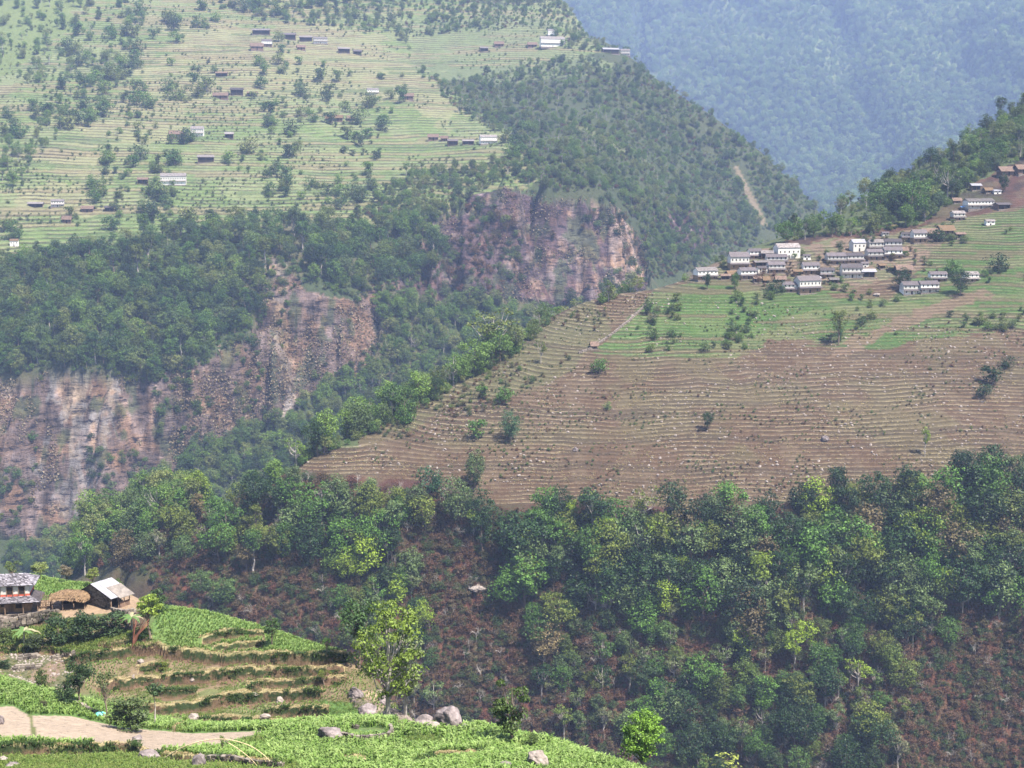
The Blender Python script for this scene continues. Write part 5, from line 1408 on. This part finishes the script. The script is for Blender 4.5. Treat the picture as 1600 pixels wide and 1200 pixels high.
def near(name, kind, px, py, hpx, tone, label, var=0, sx=1.0, cat='tree', Y=None, rz=None):
    if Y is None: p = gA(px, py)
    else:
        q = P(px, py, Y); p = drop(q.x, q.y, 'A')
        top = P(px, py - hpx, Y); 
    h = hpx * p.y / F / 1.0 if Y is None else top.z - p.z
    ms = KINDS[kind]; cr, tr = ms[var % len(ms)]; s = h / HN[kind] * .95
    e = empty(name, p - Vector((0, 0, .15)), random.uniform(0, 6.28) if rz is None else rz, (s*sx, s*sx, s), label, cat)
    link('trunk', tr, e); c = link('crown', cr, e); c.color = (*(TONES[tone] if isinstance(tone, str) else tone), 1)
    return e
DK = (0.035,0.065,0.022); LIME = (0.26,0.34,0.05); FRESH = (0.12,0.23,0.04)
near('tall_tree','nround',562,1046,142,(0.06,0.11,0.035),'tall dark green tree at the right end of the terraces',0,.75)
near('airy_tree','nairy',606,1124,232,(0.15,0.21,0.03),'large airy yellow green tree with thin branches on the crest',0,.85,rz=.4)
near('airy_tree','nairy',632,1112,172,(0.15,0.19,0.07),'thinner grey green tree right of the large airy one',1,.9)
near('terrace_tree','nairy',583,1060,100,(0.11,0.17,0.04),'leafy tree between the two tallest trees',1,.95)
near('terrace_tree','nround',426,1010,54,(0.06,0.11,0.03),'small wind bent tree on the upper terraces',1,1.0)
near('terrace_tree','nthin',511,1022,34,'green','tiny tree on the skyline of the maize hill',0,1.1)
near('terrace_tree','nthin',506,1072,34,'olive green','low thorny tree near the right ends of the terraces',0,1.4)
near('terrace_tree','nround',125,1103,92,DK,'dark tree with a twisted trunk left on the terraces',0,.85)
near('terrace_tree','nthin',167,1124,100,(0.09,0.12,0.04),'slender sparse tree in front of the terraces',0,.7)
near('palm_pole','npalm',243,1134,78,(0.05,0.09,0.03),'thin pale trunk with a small leafy top in front of the terraces',0,1.0)
near('bush','nbush',205,1142,70,(0.07,0.10,0.03),'broad dark bush at the foot of the terraces',0,1.1,'bush')
near('bush','nbush',104,1100,46,DK,'dark bush left of the twisted tree',1,1.0,'bush')
near('bush','nbush',66,1078,40,(0.06,0.09,0.02),'small upright bush at the edge of the left maize field',1,.8,'bush')
near('bush','nbush',93,1008,56,DK,'first dark bush from the left below the shelter',0,1,'bush')
near('bush','nbush',131,1002,60,DK,'dark conical bush in the middle below the shelter',1,.95,'bush')
near('bush','nbush',172,992,46,(0.05,0.085,0.03),'wide bush below the stone house',0,1.5,'bush')
near('bush','nbush',54,1018,36,(0.05,0.07,0.025),'rounded dark bush below the left retaining wall',1,1.2,'bush')
near('bush','nbush',8,1005,30,(0.08,0.11,0.03),'green bush at the left edge below the wall',0,1.2,'bush')
near('bush','nbush',8,1045,20,DK,'small dark bush at the left edge on the bare terrace',0,1.2,'bush')
near('bush','nbush',247,958,46,(0.05,0.09,0.03),'dark leafy bush right of the yellow green tree',1,1.0,'bush')
near('bush','nbush',255,1046,16,'olive green','tiny bush beside a white stone on the terraces',0,1.2,'bush')
near('yellow_tree','nround',233,996,84,(0.19,0.26,0.035),'bright yellow green tree right of the stone house porch',1,1.1)
near('back_tree','nthin',20,912,46,(0.11,0.15,0.04),'spindly yellowish tree behind the white house roof',0,1.3)
near('back_tree','nround',62,905,34,(0.20,0.24,0.07),'pale yellow crowned tree behind the green plot',0,1.5)
near('back_tree','nround',104,908,36,(0.17,0.14,0.09),'brownish half bare tree behind the green plot',1,1.3)
near('back_tree','nround',146,910,38,(0.20,0.24,0.06),'yellow green round tree behind the stone house',1,1.1)
near('back_tree','nbush',186,912,26,(0.08,0.12,0.03),'small dark tree just behind the metal roof',1,.8)
near('crest_tree','nlayer',800,1165,145,(0.07,0.11,0.025),'dark drooping tree at the right crest of the maize field',0,.75)
near('bush','nbush',830,1172,34,(0.08,0.12,0.03),'bushy plant at the foot of the drooping crest tree',0,1.2,'bush')
near('bright_tree','nleafy',1002,1200,104,(0.15,0.27,0.03),'bright lime green tree at the lower right end of the field',0,.95,Y=133)
one('bright_bush','bush',1124,1222,52,(0.30,0.34,0.06),'yellow green bush top at the bottom edge right of the lime tree','bush',var=1,sx=1.2)
near('field_bush','nbush',67,1106,16,(0.07,0.07,0.03),'small brown bush in the left maize field',0,1.3,'bush')
near('field_bush','nthin',348,1180,44,(0.12,0.17,0.04),'slim young plant inside the bamboo arch',0,.6,'plant')
near('field_bush','nbush',322,1188,16,(0.09,0.13,0.03),'low bush beside the standing boulder',1,1.3,'bush')
# red stemmed shrub
p = gA(208, 1008); e = empty('red_stemmed_shrub', p, 0, 1, 'clump of leaning red stems under the yellow green tree', 'shrub'); r = np.random.default_rng(4)
for i in range(9):
    t = Vector((r.uniform(-1.4, 2.6), r.uniform(-.8,.8), r.uniform(2.4, 3.8)))
    MB().tube([(r.uniform(-.25,.25), r.uniform(-.2,.2), -.3), (t.x*.35, t.y*.3, t.z*.5), tuple(t)], [.10,.07,.04], 6).build('stem', M['redbark'], e, True)
def banana(px, py, h, label, seed, n=9):
    r = np.random.default_rng(seed); p = gA(px, py); e = empty('banana_plant', p, 0, 1, label, 'banana plant')
    MB().tube([(0,0,-.3),(.05,0,h*.35),(0,.05,h*.6)], [.16,.13,.08], 7).build('stem', M['pale_bark'], e, True)
    for i in range(n):
        a = i*2.4 + r.uniform(-.3,.3); L = h*r.uniform(.5,.75); mb = MB(); vs = []; fs = []
        for k in range(7):
            t = k/6; rr = L*t; z = h*.6 + L*(.75*t - .95*t*t*r.uniform(.8,1.1)); w = .24*h/4*math.sin(math.pi*min(.97, t*.9+.08))*1.6
            c = Vector((math.cos(a)*rr, math.sin(a)*rr, z)); q = Vector((-math.sin(a), math.cos(a), 0))
            vs += [c - q*w - Vector((0,0,w*.35)), c, c + q*w - Vector((0,0,w*.35))]
        for k in range(6):
            b = k*3; fs += [(b, b+1, b+4, b+3), (b+1, b+2, b+5, b+4)]
        mb.poly(vs, fs); o = mb.build('leaf', LEAF, e); o.color = (0.11,0.19,0.05,1) if i % 3 else (0.34,0.30,0.18,1)
banana(38, 1008, 3.4, 'banana plant with hanging dry leaves below the retaining wall', 1)
banana(206, 985, 3.2, 'banana plant left of the yellow green tree', 2)

# ------------------------------------------------------------------ crops and grass
V_MAIZE = [blades('maize'+str(i), 70+i, 9, .62, .045, .07, LEAF_MAIZE, .75) for i in range(4)]
V_GRASS = [blades('grass'+str(i), 80+i, 16, .34, .03, .16, LEAF_GRASS, .7) for i in range(3)]
V_DKG = [blades('dkg'+str(i), 85+i, 16, .26, .035, .16, LEAF_DKGRASS, 1.0) for i in range(3)]
V_DRY = [blades('dry'+str(i), 90+i, 16, .24, .035, .18, LEAF_STRAW, .9) for i in range(3)]
def grid_A(x0, x1, y0, y1, st, ok, jit=.35):
    gx, gy = np.meshgrid(np.arange(x0, x1, st), np.arange(y0, y1, st))
    gx = gx + rng.uniform(-jit, jit, gx.shape)*st; gy = gy + rng.uniform(-jit, jit, gy.shape)*st
    gx = gx.ravel(); gy = gy.ravel(); z, ld = zsurf('A', gx, gy); px, py = project(gx, gy, z)
    k = (px > -40) & (px < 1640) & (py < 1260) & ok(px, py, gx, gy, z, ld)
    return np.stack([gx, gy, z], 1)[k], ld[k], px[k], py[k]
PLOWP = [(-60,1106),(20,1101),(45,1116),(110,1117),(190,1136),(300,1145),(430,1141),(335,1168),(240,1175),(150,1163),(-60,1153)]
near_field = lambda px, py, x, y, z, ld: (y < 147) & (z > -64) & ~inside(px, py, PLOWP) & ~inside(px, py, [(-60,1172),(230,1176),(330,1188),(470,1196),(470,1300),(-60,1300)]) & ~((py < 1100) & (px > 300)) & ~inside(px, py, [(555,1137),(604,1137),(604,1152),(540,1152)]) & ~inside(px,py,[(620,1080),(742,1080),(745,1136),(620,1134)]) & (np.abs(ld) > .5)
pt, ld, px, py = grid_A(-60, 45, 104, 156, .46, near_field)
kk = fbm(pt[:,0]*.12, pt[:,1]*.12, 301) > .36
scatter('maize_field', pt[kk], rng.uniform(.75, 1.35, kk.sum()) * (.7 + .8*(fbm(pt[kk,0]*.08, pt[kk,1]*.08, 302))), V_MAIZE, 'young bright green maize covering the near field')
scatter('field_grass', pt[~kk], rng.uniform(.6, 1.3, (~kk).sum()), V_GRASS, 'short grass in thin patches of the maize field')
hill_field = lambda px, py, x, y, z, ld: (y > 165) & (inside(px, py, [(235,955),(262,945),(340,950),(570,1030),(556,1029),(420,1027),(300,1018),(262,1008),(250,985)]) | inside(px, py, [(45,885),(200,890),(225,925),(130,928),(45,938)])) & (ld > .35)
pt, ld, px, py = grid_A(-95, -10, 165, 235, .5, hill_field)
scatter('hill_maize', pt, rng.uniform(.6, 1.15, len(pt)), V_MAIZE, 'pale green maize on the rounded top of the near hill')
terr = lambda px, py, x, y, z, ld: (y > 160) & inside(px, py, [(120,1015),(260,985),(420,985),(565,1022),(600,1060),(640,1110),(700,1140),(480,1145),(250,1148),(180,1120),(100,1045)]) & ((ld > .7) | (ld < -.5))
pt, ld, px, py = grid_A(-62, 8, 160, 205, .42, terr)
a1 = fbm(pt[:,0]*.2, pt[:,1]*.2, 305); k1 = (a1 > .55) & (rng.uniform(size=len(pt)) < .8); k2 = (a1 <= .55) & (a1 > .36) & (rng.uniform(size=len(pt)) < .85)
scatter('terrace_crops', pt[k1], rng.uniform(.35, .75, k1.sum()), V_MAIZE, 'sparse young crops on the near terraces')
scatter('terrace_grass', pt[k2], rng.uniform(.45, 1.1, k2.sum()), V_GRASS, 'short green grass on the near terraces')
below_w = lambda px, py, x, y, z, ld: (y > 150) & inside(px, py, [(-60,985),(80,972),(160,962),(225,970),(245,1000),(240,1010),(180,1012),(110,1022),(-60,1020)]) & (fbm(x*.2, y*.2, 307) > .42)
pt, ld, px, py = grid_A(-100, -40, 165, 210, .42, below_w)
scatter('bank_grass', pt, rng.uniform(.8, 1.9, len(pt)), V_GRASS, 'rank green weeds under the farm walls')
rub = lambda px, py, x, y, z, ld: (y > 160) & inside(px, py, [(-60,1022),(60,1022),(140,1020),(150,1050),(110,1085),(-60,1060)])
pt, ld, px, py = grid_A(-100, -40, 160, 205, .55, rub)
kk = fbm(pt[:,0]*.3, pt[:,1]*.3, 311) > .52
scatter('rubble_stones', pt[kk], rng.uniform(.12, .4, kk.sum()), V_STONE, 'loose pale stones scattered over the bare terrace below the houses')
scatter('rubble_weeds', pt[~kk][::2], rng.uniform(.5, 1.1, len(pt[~kk][::2])), V_DRY + V_GRASS, 'thin weeds on the bare terrace below the houses')
low = lambda px, py, x, y, z, ld: (y < 125) & inside(px, py, [(-60,1172),(230,1176),(330,1186),(480,1194),(480,1300),(-60,1300)]) & (ld < .0)
pt, ld, px, py = grid_A(-60, -10, 96, 125, .3, low)
scatter('ledge_grass', pt, rng.uniform(.6, 1.4, len(pt)), V_GRASS, 'dark weeds below the bottom left ledge')
# grass along the terrace lips
lp = []; gp = []; bp_ = []
for ks, ys, h in LINES:
    o_ = np.argsort(ks); ks = ks[o_]; ys = ys[o_]
    n = int((ks[-1]-ks[0])*ys.mean()/.10)
    k = rng.uniform(ks[0], ks[-1], n); yl = np.interp(k, ks, ys)
    for lst, lo, hi in ((lp, .0, .8), (gp, -.24, -.02)):
        y = yl + rng.uniform(lo, hi, n); lst.append(np.stack([k*y, y], 1))
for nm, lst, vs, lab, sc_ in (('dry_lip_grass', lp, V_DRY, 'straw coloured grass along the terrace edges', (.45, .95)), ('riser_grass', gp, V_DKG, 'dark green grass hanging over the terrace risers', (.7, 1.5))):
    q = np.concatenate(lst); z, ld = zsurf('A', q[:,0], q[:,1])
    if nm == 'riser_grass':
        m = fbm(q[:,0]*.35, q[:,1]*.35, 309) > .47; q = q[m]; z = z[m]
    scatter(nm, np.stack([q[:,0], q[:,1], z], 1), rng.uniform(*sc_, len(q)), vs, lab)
# ------------------------------------------------------------------ the air
def make_haze():
    m = bpy.data.materials.new('haze'); m.use_nodes = True; nt = m.node_tree; nt.nodes.clear()
    pv = nt.nodes.new('ShaderNodeVolumePrincipled'); ou = nt.nodes.new('ShaderNodeOutputMaterial')
    pv.inputs['Color'].default_value = HAZE_COL
    pv.inputs['Density'].default_value = HAZE_D
    pv.inputs['Anisotropy'].default_value = 0.0
    nt.links.new(pv.outputs[0], ou.inputs['Volume'])
    x0, x1, y0, y1, z0, z1 = -8800, 8800, -200, 11900, -333, HAZE_TOP
    v = [(x, y, z) for z in (z0, z1) for y in (y0, y1) for x in (x0, x1)]
    f = [(0,2,3,1),(4,5,7,6),(0,1,5,4),(2,6,7,3),(0,4,6,2),(1,3,7,5)]
    o = bpy.data.objects.new('haze', mesh_np('haze', v, f, m)); COL.objects.link(o); o['kind'] = 'stuff'
    o['label'] = 'pale blue haze filling the valley air'
HAZE_COL = (0.47, 0.61, 1.0, 1); HAZE_D = 0.0001; HAZE_TOP = 3600
make_haze()
